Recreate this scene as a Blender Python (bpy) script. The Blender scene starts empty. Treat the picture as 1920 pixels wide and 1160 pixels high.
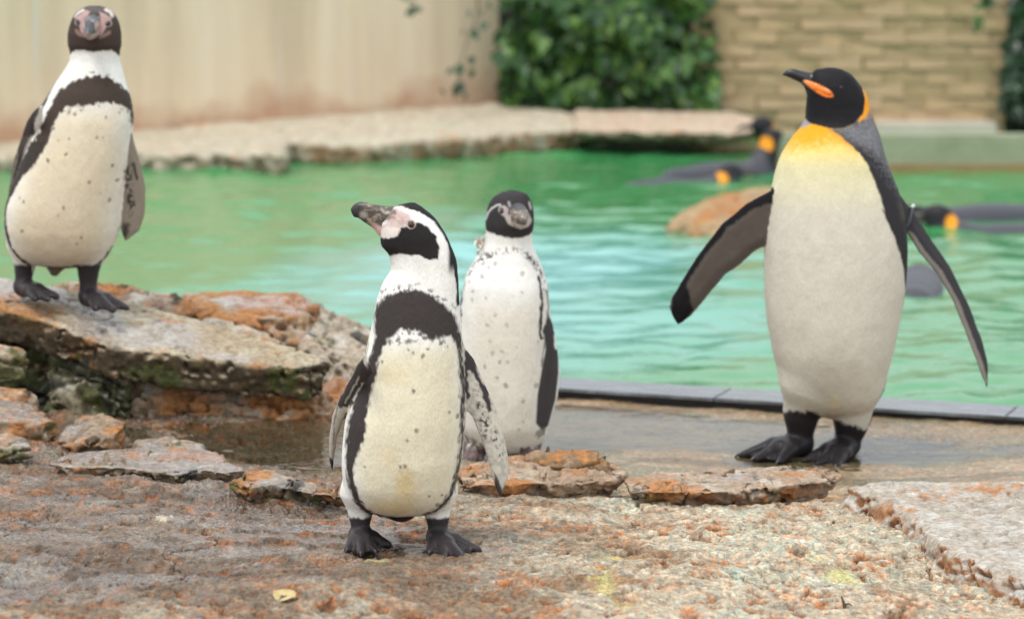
import bpy, math, random
import numpy as np
from mathutils import Vector

# ------------------------------------------------------------------ camera, world, sun, exposure
SC = bpy.context.scene
COL = SC.collection
F_PX, CAM_H = 5500.0, 1.30
PITCH = math.atan(780.0 / F_PX)
cam_d = bpy.data.cameras.new('camera')
cam = bpy.data.objects.new('camera', cam_d)
COL.objects.link(cam)
cam.location = (0, 0, CAM_H)
cam.rotation_euler = (math.pi / 2 - PITCH, 0, 0)
cam_d.sensor_width = 36
cam_d.lens = F_PX / 1920 * 36
cam_d.clip_end = 2000
cam_d.dof.use_dof = True
cam_d.dof.focus_distance = 5.55
cam_d.dof.aperture_fstop = 3.9
SC.camera = cam

SUN_EL, SUN_AZ = math.radians(66), math.radians(-40)   # azimuth from +Y towards +X of where the light comes from
world = bpy.data.worlds.new('World')
SC.world = world
world.use_nodes = True
wn = world.node_tree
wn.nodes.clear()
sky = wn.nodes.new('ShaderNodeTexSky')
sky.sky_type = 'NISHITA'
sky.sun_disc = False
sky.sun_elevation = SUN_EL
sky.sun_rotation = SUN_AZ
sky.air_density = 1.0
sky.dust_density = 3.0
hs = wn.nodes.new('ShaderNodeHueSaturation')
hs.inputs['Saturation'].default_value = 0.55
bg = wn.nodes.new('ShaderNodeBackground')
bg.inputs['Strength'].default_value = 0.095
wo = wn.nodes.new('ShaderNodeOutputWorld')
# thin bright overcast over the blue
cl = wn.nodes.new('ShaderNodeTexNoise'); cl.inputs['Scale'].default_value = 2.2; cl.inputs['Detail'].default_value = 5
cr = wn.nodes.new('ShaderNodeMapRange'); cr.inputs[1].default_value = 0.35; cr.inputs[2].default_value = 0.65; cr.inputs[3].default_value = 0.55; cr.inputs[4].default_value = 0.95
mxw = wn.nodes.new('ShaderNodeMix'); mxw.data_type = 'RGBA'; mxw.inputs[7].default_value = (17.0, 18.0, 19.0, 1)
wn.links.new(sky.outputs[0], hs.inputs['Color'])
wn.links.new(cl.outputs['Fac'], cr.inputs[0]); wn.links.new(cr.outputs[0], mxw.inputs[0])
wn.links.new(hs.outputs[0], mxw.inputs[6]); wn.links.new(mxw.outputs[2], bg.inputs['Color'])
wn.links.new(bg.outputs[0], wo.inputs['Surface'])

sun_d = bpy.data.lights.new('sun', 'SUN')
sun_d.energy = 2.2
sun_d.angle = math.radians(20)
sun_d.color = (1.0, 0.95, 0.87)
sun = bpy.data.objects.new('sun', sun_d)
COL.objects.link(sun)
sdir = Vector((math.sin(SUN_AZ) * math.cos(SUN_EL), math.cos(SUN_AZ) * math.cos(SUN_EL) * -1, math.sin(SUN_EL)))
sun.rotation_euler = (-sdir).to_track_quat('-Z', 'Y').to_euler()
sky.sun_rotation = math.atan2(sdir.x, sdir.y)

SC.view_settings.view_transform = 'Standard'
SC.view_settings.look = 'None'
SC.view_settings.exposure = -0.13
SC.view_settings.gamma = 1.0
SC.view_settings.use_curve_mapping = False

# ------------------------------------------------------------------ projection helpers (design measurements -> metres)
_c, _s = math.cos(PITCH), math.sin(PITCH)
def ray(u, v):
    a, b = (u - 960) / F_PX, (580 - v) / F_PX
    return np.array([a, _c + b * _s, -_s + b * _c])
def P(u, v, Y):
    d = ray(u, v)
    return np.array([0, 0, CAM_H]) + d * (Y / d[1])
def G(u, v, z):
    d = ray(u, v)
    return np.array([0, 0, CAM_H]) + d * ((z - CAM_H) / d[2])

# ------------------------------------------------------------------ numpy noise
def _h(i, j, k, seed):
    n = (i.astype(np.int64) * 374761393 + j.astype(np.int64) * 668265263 + k.astype(np.int64) * 2147483647 + seed * 974634777) & 0xFFFFFFFF
    n = ((n ^ (n >> 13)) * 1274126177) & 0xFFFFFFFF
    n = ((n ^ (n >> 16)) * 2246822519) & 0xFFFFFFFF
    n = n ^ (n >> 15)
    return (n & 0xFFFFFF).astype(np.float32) / 0xFFFFFF
def vn2(x, y, seed=0):
    xi, yi = np.floor(x), np.floor(y)
    fx, fy = (x - xi), (y - yi)
    fx = fx * fx * fx * (fx * (fx * 6 - 15) + 10); fy = fy * fy * fy * (fy * (fy * 6 - 15) + 10)
    xi, yi = xi.astype(np.int64), yi.astype(np.int64); z = np.zeros_like(xi)
    a, b = _h(xi, yi, z, seed), _h(xi + 1, yi, z, seed)
    c, d = _h(xi, yi + 1, z, seed), _h(xi + 1, yi + 1, z, seed)
    return ((a + (b - a) * fx) * (1 - fy) + (c + (d - c) * fx) * fy) * 2 - 1
def vn3(p, seed=0):
    q = np.floor(p); f = p - q; f = f * f * f * (f * (f * 6 - 15) + 10)
    q = q.astype(np.int64); r = 0
    for a in (0, 1):
        for b in (0, 1):
            for c in (0, 1):
                w = (f[:, 0] if a else 1 - f[:, 0]) * (f[:, 1] if b else 1 - f[:, 1]) * (f[:, 2] if c else 1 - f[:, 2])
                r = r + w * _h(q[:, 0] + a, q[:, 1] + b, q[:, 2] + c, seed)
    return r * 2 - 1
def fbm2(x, y, seed=0, o=4, g=0.5):
    r, a, t = 0, 1.0, 0
    for k in range(o):
        r = r + a * vn2(x * 2 ** k + 17.3 * k, y * 2 ** k - 9.1 * k, seed + k); t += a; a *= g
    return r / t
def fbm3(p, seed=0, o=4, g=0.5):
    r, a, t = 0, 1.0, 0
    for k in range(o):
        r = r + a * vn3(p * 2 ** k + 11.7 * k, seed + k); t += a; a *= g
    return r / t
def worley2(x, y, seed=0):
    xi, yi = np.floor(x).astype(np.int64), np.floor(y).astype(np.int64)
    z = np.zeros_like(xi); best = np.full(x.shape, 9.0); sec = best.copy(); val = np.zeros(x.shape)
    for a in (-1, 0, 1):
        for b in (-1, 0, 1):
            px = xi + a + _h(xi + a, yi + b, z, seed); py = yi + b + _h(xi + a, yi + b, z + 7, seed)
            d = np.hypot(px - x, py - y)
            m = d < best
            sec = np.where(m, best, np.minimum(sec, d))
            val = np.where(m, _h(xi + a, yi + b, z + 13, seed), val)
            best = np.where(m, d, best)
    return best, sec, val
def sstep(a, b, x):
    t = np.clip((x - a) / (b - a), 0, 1)
    return t * t * (3 - 2 * t)
def polysdf(x, y, poly):
    """signed distance to a closed polygon, negative inside"""
    n = len(poly); d = np.full(np.broadcast(x, y).shape, 1e9); s = np.ones(d.shape)
    for i in range(n):
        ax, ay = poly[i]; bx, by = poly[i - 1]
        ex, ey = bx - ax, by - ay; wx, wy = x - ax, y - ay
        t = np.clip((wx * ex + wy * ey) / (ex * ex + ey * ey + 1e-12), 0, 1)
        d = np.minimum(d, (wx - ex * t) ** 2 + (wy - ey * t) ** 2)
        c1 = y >= ay; c2 = y < by; c3 = ex * wy > ey * wx
        s = np.where((c1 & c2 & c3) | (~c1 & ~c2 & ~c3), -s, s)
    return s * np.sqrt(d)
def linedist(x, y, pts):
    d = np.full(np.broadcast(x, y).shape, 1e9)
    for i in range(len(pts) - 1):
        ax, ay = pts[i]; bx, by = pts[i + 1]
        ex, ey = bx - ax, by - ay; wx, wy = x - ax, y - ay
        t = np.clip((wx * ex + wy * ey) / (ex * ex + ey * ey + 1e-12), 0, 1)
        d = np.minimum(d, np.hypot(wx - ex * t, wy - ey * t))
    return d
def pchip(xs, ys, x):
    xs, ys = np.asarray(xs, float), np.asarray(ys, float)
    h = np.diff(xs); dl = np.diff(ys) / h; m = np.zeros_like(ys)
    w1, w2 = 2 * h[1:] + h[:-1], h[1:] + 2 * h[:-1]
    ok = dl[1:] * dl[:-1] > 0
    with np.errstate(divide='ignore', invalid='ignore'):
        m[1:-1] = np.where(ok, (w1 + w2) / (w1 / dl[:-1] + w2 / dl[1:]), 0)
    m[0], m[-1] = dl[0], dl[-1]
    i = np.clip(np.searchsorted(xs, x) - 1, 0, len(xs) - 2)
    t = (x - xs[i]) / h[i]
    return ((1 + 2 * t) * (1 - t) ** 2 * ys[i] + t * (1 - t) ** 2 * h[i] * m[i] + t * t * (3 - 2 * t) * ys[i + 1] + t * t * (t - 1) * h[i] * m[i + 1])

# ------------------------------------------------------------------ meshes
def mesh_obj(name, V, Fq, mat, parent=None, col=None, smooth=True, loc=None):
    V = np.asarray(V, np.float32); Fq = np.asarray(Fq, np.int32)
    me = bpy.data.meshes.new(name)
    n, k = Fq.shape
    me.vertices.add(len(V)); me.vertices.foreach_set('co', V.ravel())
    me.loops.add(n * k); me.loops.foreach_set('vertex_index', Fq.ravel())
    me.polygons.add(n); me.polygons.foreach_set('loop_start', np.arange(0, n * k, k, dtype=np.int32))
    if smooth: me.polygons.foreach_set('use_smooth', np.ones(n, bool))
    me.update(calc_edges=True)
    if col is not None:
        at = me.color_attributes.new('Col', 'FLOAT_COLOR', 'POINT')
        c = np.ones((len(V), 4), np.float32); c[:, :col.shape[1]] = col
        at.data.foreach_set('color', c.ravel())
    me.materials.append(mat)
    o = bpy.data.objects.new(name, me); COL.objects.link(o)
    if parent is not None: o.parent = parent
    if loc is not None: o.location = [float(q) for q in loc]
    return o
def tag(o, label=None, cat=None, group=None, kind=None):
    if label: o['label'] = label
    if cat: o['category'] = cat
    if group: o['group'] = group
    if kind: o['kind'] = kind
    return o
def empty(name, loc):
    o = bpy.data.objects.new(name, None); COL.objects.link(o)
    o.empty_display_size = 0.05; o.location = [float(q) for q in loc]
    return o
def normals(V, Fq):
    a, b, c = V[Fq[:, 0]], V[Fq[:, 1]], V[Fq[:, 2]]
    fn = np.cross(b - a, c - a)
    N = np.zeros_like(V)
    for k in range(Fq.shape[1]):
        for ax in range(3): N[:, ax] += np.bincount(Fq[:, k], fn[:, ax], len(V))
    return N / (np.linalg.norm(N, axis=1, keepdims=True) + 1e-12)
def laplace(V, Fq, it=1, f=0.5):
    a = Fq.ravel(); b = np.roll(Fq, 1, axis=1).ravel()
    i, j = np.concatenate([a, b]), np.concatenate([b, a])
    cnt = np.bincount(i, minlength=len(V))[:, None]
    for _ in range(it):
        S = np.stack([np.bincount(i, V[j, k], len(V)) for k in range(3)], 1) / np.maximum(cnt, 1)
        V = V + (S - V) * f
    return V

class Field:
    """signed distance grid with smooth union, meshed by surface nets"""
    def __init__(s, lo, hi, h):
        s.h = h; s.lo = np.array(lo, float)
        s.n = np.ceil((np.array(hi) - s.lo) / h).astype(int) + 1
        s.F = np.full(s.n, 0.5, np.float32)
    def block(s, lo, hi):
        a = np.clip(np.floor((np.array(lo) - s.lo) / s.h).astype(int), 0, s.n - 2)
        b = np.clip(np.ceil((np.array(hi) - s.lo) / s.h).astype(int) + 1, a + 2, s.n)
        sl = tuple(slice(p, q) for p, q in zip(a, b))
        ax = [(s.lo[i] + s.h * np.arange(a[i], b[i])).astype(np.float32) for i in range(3)]
        return sl, ax[0][:, None, None], ax[1][None, :, None], ax[2][None, None, :]
    def put(s, sl, d, k):
        f = s.F[sl]
        if k <= 0: s.F[sl] = np.minimum(f, d); return
        t = np.clip(0.5 + 0.5 * (f - d) / k, 0, 1)
        s.F[sl] = f * (1 - t) + d * t - k * t * (1 - t)
    def cone(s, a, b, ra, rb, k=0.01, flat=1.0):
        a, b = np.array(a, float), np.array(b, float); m = max(ra, rb) + k + 3 * s.h
        sl, x, y, z = s.block(np.minimum(a, b) - m, np.maximum(a, b) + m)
        e = b - a; L = float(e @ e) + 1e-12
        t = np.clip(((x - a[0]) * e[0] + (y - a[1]) * e[1] + (z - a[2]) * e[2]) / L, 0, 1)
        d = np.sqrt((x - a[0] - e[0] * t) ** 2 + (y - a[1] - e[1] * t) ** 2 + ((z - a[2] - e[2] * t) / flat) ** 2) - (ra + (rb - ra) * t)
        s.put(sl, d.astype(np.float32), k)
    def ell(s, c, r, k=0.01):
        m = max(r) + k + 3 * s.h
        sl, x, y, z = s.block(np.array(c) - m, np.array(c) + m)
        q = np.sqrt(((x - c[0]) / r[0]) ** 2 + ((y - c[1]) / r[1]) ** 2 + ((z - c[2]) / r[2]) ** 2)
        s.put(sl, ((q - 1) * min(r)).astype(np.float32), k)
    def loft(s, zs, cx, a, cy, bf, bb, k=0.01, pw=2.0):
        m = 0.02 + k
        A, B = max(a), max(max(bf), max(bb))
        sl, x, y, z = s.block((min(cx) - A - m, min(cy) - B - m, zs[0]), (max(cx) + A + m, max(cy) + B + m, zs[-1]))
        zz = z.ravel()
        g = lambda q: pchip(zs, q, zz)[None, None, :].astype(np.float32)
        X, Aa, Yc, Bf, Bb = g(cx), np.maximum(g(a), 1e-3), g(cy), np.maximum(g(bf), 1e-3), np.maximum(g(bb), 1e-3)
        yy = y - Yc
        b = np.where(yy < 0, Bf, Bb)
        q = (np.abs((x - X) / Aa) ** pw + np.abs(yy / b) ** pw) ** (1 / pw)
        s.put(sl, ((q - 1) * np.minimum(Aa, b)).astype(np.float32), k)
    def sheet(s, poly, fy, th, k=0.006, ymin=-0.4, ymax=0.4, sl_xz=(0, 0)):
        """blade: outline poly in (x,z); fy(x,z) gives its middle surface; th half thickness (number or fn)"""
        p = np.array(poly); m = 0.02
        sl, x, y, z = s.block((p[:, 0].min() - m, ymin, p[:, 1].min() - m), (p[:, 0].max() + m, ymax, p[:, 1].max() + m))
        d2 = polysdf(x[:, 0, :], z[0], poly)
        mid = fy(x[:, 0, :], z[0]); t = th(x[:, 0, :], z[0], d2) if callable(th) else th
        nf = math.sqrt(1 + sl_xz[0] ** 2 + sl_xz[1] ** 2)
        w = np.abs(y - mid[:, None, :]) / nf
        t = t[:, None, :] if not np.isscalar(t) else t
        q = d2[:, None, :] + t
        d = np.where(q > 0, np.sqrt(np.maximum(q, 0) ** 2 + w ** 2) - t, w - t)
        s.put(sl, d.astype(np.float32), k)
    def mesh(s, smooth=2):
        F = s.F; I = F < 0
        c = np.zeros(np.array(F.shape) - 1, np.uint8)
        for a in (0, 1):
            for b in (0, 1):
                for d in (0, 1):
                    c += I[a:a + c.shape[0], b:b + c.shape[1], d:d + c.shape[2]]
        act = (c > 0) & (c < 8)
        ii = np.argwhere(act)
        idx = np.full(act.shape, -1, np.int32); idx[act] = np.arange(len(ii))
        cor = [(a, b, d) for a in (0, 1) for b in (0, 1) for d in (0, 1)]
        val = {q: F[ii[:, 0] + q[0], ii[:, 1] + q[1], ii[:, 2] + q[2]] for q in cor}
        acc = np.zeros((len(ii), 3)); n = np.zeros(len(ii))
        for q in cor:
            for ax in range(3):
                if q[ax] == 0:
                    r = list(q); r[ax] = 1; r = tuple(r)
                    m = (val[q] < 0) != (val[r] < 0)
                    t = np.where(m, val[q] / np.where(m, val[q] - val[r], 1), 0)
                    pt = np.tile(np.array(q, float), (len(ii), 1)); pt[:, ax] = t
                    acc += pt * m[:, None]; n += m
        V = (ii + acc / n[:, None]) * s.h + s.lo
        Q = []
        for ax in range(3):
            o1, o2 = (ax + 1) % 3, (ax + 2) % 3
            sl0 = [slice(None)] * 3; sl1 = [slice(None)] * 3
            sl0[ax] = slice(0, -1); sl1[ax] = slice(1, None)
            ch = I[tuple(sl0)] != I[tuple(sl1)]
            e = np.argwhere(ch)
            e = e[(e[:, o1] > 0) & (e[:, o2] > 0) & (e[:, o1] < F.shape[o1] - 1) & (e[:, o2] < F.shape[o2] - 1)]
            def cell(d1, d2):
                q = e.copy(); q[:, o1] -= d1; q[:, o2] -= d2
                return idx[q[:, 0], q[:, 1], q[:, 2]]
            quad = np.stack([cell(1, 1), cell(0, 1), cell(0, 0), cell(1, 0)], 1)
            ins = I[e[:, 0], e[:, 1], e[:, 2]]
            quad[~ins] = quad[~ins][:, ::-1]
            Q.append(quad)
        Q = np.concatenate(Q); Q = Q[(Q >= 0).all(1)]
        return laplace(V, Q, smooth, 0.5), Q

# ------------------------------------------------------------------ materials
def new_mat(name):
    m = bpy.data.materials.new(name); m.use_nodes = True
    nt = m.node_tree; b = nt.nodes['Principled BSDF']
    return m, nt, b
def nd(nt, t, **kw):
    n = nt.nodes.new(t)
    for k, v in kw.items():
        if k in n.inputs: n.inputs[k].default_value = v
        else: setattr(n, k, v)
    return n
def tex_noise(nt, scale, detail=4, rough=0.6, vec=None, stretch=None):
    n = nd(nt, 'ShaderNodeTexNoise'); n.inputs['Scale'].default_value = scale
    n.inputs['Detail'].default_value = detail; n.inputs['Roughness'].default_value = rough
    tc = nd(nt, 'ShaderNodeTexCoord')
    src = tc.outputs['Object']
    if stretch:
        mp = nd(nt, 'ShaderNodeMapping'); mp.inputs['Scale'].default_value = stretch
        nt.links.new(src, mp.inputs['Vector']); src = mp.outputs[0]
    nt.links.new(src, n.inputs['Vector'])
    return n
def ramp(nt, src, stops):
    r = nd(nt, 'ShaderNodeValToRGB'); e = r.color_ramp.elements
    while len(e) < len(stops): e.new(0.5)
    for q, (p, c) in zip(e, stops):
        q.position = p; q.color = (*c, 1) if len(c) == 3 else c
    nt.links.new(src, r.inputs[0])
    return r
def mixc(nt, a, b, f, mode='MIX'):
    m = nd(nt, 'ShaderNodeMix'); m.data_type = 'RGBA'; m.blend_type = mode
    for s, q in ((a, 6), (b, 7), (f, 0)):
        if hasattr(s, 'links'): nt.links.new(s, m.inputs[q])
        else: m.inputs[q].default_value = (*s, 1) if q and len(s) == 3 else s
    return m.outputs[2]
def add_bump(nt, b, src, strength, dist, prev=None):
    bp = nd(nt, 'ShaderNodeBump'); bp.inputs['Strength'].default_value = strength; bp.inputs['Distance'].default_value = dist
    nt.links.new(src, bp.inputs['Height'])
    if prev is not None: nt.links.new(prev.outputs[0], bp.inputs['Normal'])
    nt.links.new(bp.outputs[0], b.inputs['Normal'])
    return bp

def vcol_mat(name, fine=300, var=0.25, bump=0.3, bdist=0.002, stretch=None, spec=0.4, lohi=(0.25, 0.75)):
    """colour from the per-vertex Col attribute (rgb) and roughness from its alpha, broken up by procedural noise"""
    m, nt, b = new_mat(name)
    at = nd(nt, 'ShaderNodeAttribute'); at.attribute_name = 'Col'
    n = tex_noise(nt, fine, 4, 0.65, stretch=stretch)
    r = ramp(nt, n.outputs['Fac'], [(lohi[0], (1 - var,) * 3), (lohi[1], (1 + var,) * 3)])
    nt.links.new(mixc(nt, at.outputs['Color'], r.outputs[0], 1.0, 'MULTIPLY'), b.inputs['Base Color'])
    nt.links.new(at.outputs['Alpha'], b.inputs['Roughness'])
    b.inputs['Specular IOR Level'].default_value = spec
    add_bump(nt, b, n.outputs['Fac'], bump, bdist)
    return m
M = {}
M['plumage'] = vcol_mat('plumage', 420, 0.10, 0.35, 0.0015, (1, 1, 0.3), 0.16)
def feather(m):
    nt = m.node_tree; b = nt.nodes['Principled BSDF']
    prev = [n for n in nt.nodes if n.type == 'BUMP'][0]
    n2 = tex_noise(nt, 38, 4, 0.55, stretch=(1, 1, 0.55))
    b2 = add_bump(nt, b, n2.outputs['Fac'], 0.18, 0.006, prev)
    vo = nd(nt, 'ShaderNodeTexVoronoi'); vo.inputs['Scale'].default_value = 260
    tc = nd(nt, 'ShaderNodeTexCoord'); mp = nd(nt, 'ShaderNodeMapping'); mp.inputs['Scale'].default_value = (1, 1, 0.5)
    nt.links.new(tc.outputs['Object'], mp.inputs['Vector']); nt.links.new(mp.outputs[0], vo.inputs['Vector'])
    add_bump(nt, b, vo.outputs['Distance'], 0.35, 0.0015, b2)
feather(M['plumage'])
M['horn'] = vcol_mat('horn', 300, 0.2, 0.3, 0.001, None, 0.5)
M['eye'] = vcol_mat('eye_gloss', 50, 0.02, 0.0, 0.001, None, 0.6)
def rock_mat(name='rock', pebbles=False):
    m = vcol_mat(name, 85, 0.36, 0.8, 0.008, None, 0.3, (0.32, 0.68))
    nt = m.node_tree; b = nt.nodes['Principled BSDF']
    prev = [n for n in nt.nodes if n.type == 'BUMP'][0]
    n2 = tex_noise(nt, 420, 3, 0.7)
    bb = add_bump(nt, b, n2.outputs['Fac'], 0.5, 0.003, prev)
    if pebbles:
        vo = nd(nt, 'ShaderNodeTexVoronoi'); vo.inputs['Scale'].default_value = 125
        tc = nd(nt, 'ShaderNodeTexCoord'); mp = nd(nt, 'ShaderNodeMapping'); mp.inputs['Scale'].default_value = (1, 0.8, 1)
        wv = tex_noise(nt, 45, 2); vm = nd(nt, 'ShaderNodeVectorMath', operation='MULTIPLY_ADD'); vm.inputs[1].default_value = (0.012,) * 3
        nt.links.new(wv.outputs['Color'], vm.inputs[0]); nt.links.new(tc.outputs['Object'], vm.inputs[2])
        nt.links.new(vm.outputs[0], mp.inputs['Vector']); nt.links.new(mp.outputs[0], vo.inputs['Vector'])
        inv = nd(nt, 'ShaderNodeMath', operation='SUBTRACT'); inv.inputs[0].default_value = 1.0; nt.links.new(vo.outputs['Distance'], inv.inputs[1])
        bb = add_bump(nt, b, inv.outputs[0], 0.75, 0.007, bb)
        # every grain its own tint: grey, tan, rust, pale
        sp = nd(nt, 'ShaderNodeSeparateColor'); nt.links.new(vo.outputs['Color'], sp.inputs[0])
        rr = ramp(nt, sp.outputs[0], [(0.0, (0.62, 0.60, 0.62)), (0.45, (0.95, 0.95, 0.95)), (0.75, (1.25, 1.22, 1.16)), (0.88, (1.35, 0.95, 0.68)), (1.0, (1.45, 0.75, 0.42))])
        src = b.inputs['Base Color'].links[0].from_socket
        nt.links.new(mixc(nt, src, rr.outputs[0], 0.6, 'MULTIPLY'), b.inputs['Base Color'])
    nt.links.new(bb.outputs[0], b.inputs['Coat Normal'])
    at = [n for n in nt.nodes if n.type == 'ATTRIBUTE'][0]
    mr = nd(nt, 'ShaderNodeMapRange'); mr.inputs[1].default_value = 0.60; mr.inputs[2].default_value = 0.25; mr.inputs[3].default_value = 0.0; mr.inputs[4].default_value = 0.9
    nt.links.new(at.outputs['Alpha'], mr.inputs[0]); nt.links.new(mr.outputs[0], b.inputs['Coat Weight']); b.inputs['Coat Roughness'].default_value = 0.12
    return m
M['rock'] = rock_mat()
M['ground'] = rock_mat('ground_rock', True)
# ------------------------------------------------------------------ ground
BASE = {'A': (765, 1020, 5.26), 'B': (940, 858, 6.62), 'C': (135, 566, 6.90), 'D': (1540, 858, 6.68)}
BP = {k: P(*v) for k, v in BASE.items()}
EDGE_L, EDGE_R = G(1045, 741, 0.02), G(1920, 797, 0.02)      # near line of the pool's edging
def edge_y(x):
    t = (x - EDGE_L[0]) / (EDGE_R[0] - EDGE_L[0])
    return EDGE_L[1] + t * (EDGE_R[1] - EDGE_L[1])
CTRL = [(-300, 1160, .17), (0, 1160, .16), (400, 1160, .155), (800, 1160, .15), (1200, 1160, .14), (1600, 1160, .10), (2000, 1160, .06), (2300, 1160, .05),
        (0, 1020, .15), (300, 1020, .135), (600, 1020, .135), (1000, 1020, .13), (1300, 1020, .11), (1700, 1020, .065), (2000, 1000, .05),
        (0, 900, .12), (200, 900, .11), (400, 930, .088), (600, 950, .085), (900, 955, .085), (1150, 955, .066), (1400, 960, .060), (1650, 940, .065), (2000, 900, .07),
        (-200, 800, .11), (0, 800, .105), (100, 800, .095), (200, 820, .085), (300, 850, .085), (450, 830, .08), (600, 830, .078), (700, 870, .07), (450, 780, .08), (620, 780, .07),
        (860, 880, .05), (1000, 880, .04), (1200, 880, .02), (1400, 890, .015), (1650, 890, .01), (1900, 880, .014), (2200, 870, .014),
        (900, 800, .015), (1100, 800, .0), (1300, 800, .0), (1500, 815, .0), (1700, 830, .006), (1900, 840, .009), (2200, 850, .009),
        (-100, 700, .06), (200, 700, .05), (500, 700, .03), (750, 720, .03), (1000, 760, .0), (300, 600, .0), (600, 620, 0), (-300, 620, .05)]
_cp = np.array([G(*c) for c in CTRL])
def ground_base(x, y):
    num = np.zeros_like(x); den = np.full_like(x, 1e-9)
    for c in _cp:
        w = np.exp(-((x - c[0]) ** 2 + ((y - c[1]) * 0.8) ** 2) / (2 * 0.17 ** 2)) + 1e-6 / (0.2 + (x - c[0]) ** 2 + (y - c[1]) ** 2)
        num += w * c[2]; den += w
    return num / den
_res = {k: BP[k][2] - 0.004 - ground_base(np.array([BP[k][0]]), np.array([BP[k][1]]))[0] for k in 'ABD'}
def ground_smooth(x, y):
    z = ground_base(x, y)
    for k in 'ABD':
        z = z + _res[k] * np.exp(-((x - BP[k][0]) ** 2 + (y - BP[k][1]) ** 2) / (2 * 0.16 ** 2))
    return z
def pxw(pts, z):                      # a traced outline laid on the level z, in metres
    return [tuple(G(u, v, z)[:2]) for u, v in pts]
def ground_z(x, y, detail=True):
    z = ground_smooth(x, y)
    ey = edge_y(x)
    rough = 1 - sstep(-0.07, 0.05, y - 5.98 + 0.9 * np.maximum(0, -0.15 - x) * -1.0)      # foreground rock is rough
    plat = sstep(6.05, 6.3, y) * sstep(-0.55, -0.25, x)                               # the wet platform is smoother
    rough = 1 - plat
    orange = np.zeros_like(z); dz = np.zeros_like(z); z_in = z
    if detail:
        wx = x + 0.02 * fbm2(x * 14, y * 14, 3, 2); wy = y + 0.02 * fbm2(x * 14, y * 14, 5, 2)
        z = z + rough * (0.018 * fbm2(x * 4, y * 4, 11, 3))
        left = sstep(0.25, -0.35, x + 0.12 * fbm2(x * 3, y * 3, 15, 2)) * sstep(4.5, 5.1, y)
        t = fbm2(wx * 3.4, wy * 4.6, 21, 4) * 3.4; f = t - np.floor(t)
        z = z + rough * 0.006 * (np.floor(t) + sstep(0.80, 0.96, f))
        flat = rough * left * sstep(0.10, 0.30, f) * sstep(0.82, 0.66, f) * sstep(-0.05, 0.3, fbm2(x * 2.6, y * 3.4, 25, 2))
        rk = rough * (1 - 0.7 * flat)
        z = z + (0.35 * plat + rk) * 0.005 * fbm2(wx * 22, wy * 26, 31, 3)
        # pebbly grain on the left, pitted crust on the right
        b, s2, val = worley2(wx * 62, wy * 54, 41)
        dz = dz + rk * (0.0035 + 0.0025 * left) * (0.5 - b) * (0.15 + 1.5 * val)
        b4, s4, v4 = worley2(wx * 105, wy * 88, 49)
        dz = dz + rk * 0.0034 * (0.45 - b4)
        b3, s3, v3 = worley2(wx * 20, wy * 17, 43)
        pm = sstep(-0.10, 0.30, fbm2(x * 5, y * 6, 47, 2))
        pit = sstep(0.46, 0.12, b3 + 0.20 * fbm2(x * 50, y * 50, 45, 2)) * (v3 > 0.4) * pm * rk
        dz = dz - 0.013 * pit * (1 - 0.5 * left)
        b5, s5, v5 = worley2(wx * 55, wy * 44, 53)
        cav = sstep(0.40, 0.12, b5) * (v5 > 0.62) * rk * sstep(-0.3, 0.2, fbm2(x * 11, y * 11, 55, 2))
        dz = dz - 0.010 * cav
        ck = np.abs(fbm2(wx * 2.6, wy * 3.6, 91, 3)); dz = dz - rk * 0.016 * sstep(0.016, 0.003, ck)
        z = z + dz
        z = z + plat * (0.0075 * fbm2(x * 4, y * 10, 57, 3) + 0.0030 * fbm2(x * 26, y * 34, 58, 3))
        orange = flat
    z = z + 0.010 * plat * sstep(0.32, 0.05, ey - y)
    # fall into the pool behind the edging, and behind the shore rocks on the left
    drop = sstep(0.10, 0.22, y - ey)
    z = z * (1 - drop) + (-0.6) * drop
    far = sstep(18.5, 20, y)
    z = z * (1 - far) + 0.1 * far
    return z, rough, plat, orange, dz

NX, NY = 840, 620
t = np.linspace(-1, 1, NX)
t = np.concatenate([[-60, -12, -5, -2.6, -1.6, -1.2], t, [1.2, 1.6, 2.6, 5, 12, 60]])
ys = np.linspace(4.35, 7.75, NY)
ys = np.concatenate([[-60, -10, 0, 2.5, 3.6, 4.1], ys, [7.9, 8.3, 9.5, 13, 18.4, 19, 20, 26, 60, 400]])
hw = np.interp(ys, [4.3, 7.75, 20, 400], [1.15, 1.95, 6, 60])
GX = t[None, :] * hw[:, None]; GY = np.repeat(ys[:, None], len(t), 1)
gx, gy = GX.ravel(), GY.ravel()
near = (gy > 4.0) & (gy < 8.0) & (np.abs(gx) < 3.0)
gz = np.full_like(gx, 0.12); g_rough = np.ones_like(gx); g_plat = np.zeros_like(gx); g_or = np.zeros_like(gx)
g_dz = np.zeros_like(gx)
gz[near], g_rough[near], g_plat[near], g_or[near], g_dz[near] = ground_z(gx[near], gy[near])
farm = ~near
zf = ground_z(np.clip(gx[farm], -3, 3), np.clip(gy[farm], 4.3, 1e9), False)[0]
gz[farm] = np.where(gy[farm] >= 8, np.where(gy[farm] < 18.7, -0.6, 0.1), zf)
n_r, n_c = GX.shape
ii = np.arange(n_r * n_c).reshape(n_r, n_c)
gF = np.stack([ii[:-1, :-1].ravel(), ii[:-1, 1:].ravel(), ii[1:, 1:].ravel(), ii[1:, :-1].ravel()], 1)
gV = np.stack([gx, gy, gz], 1)
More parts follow.
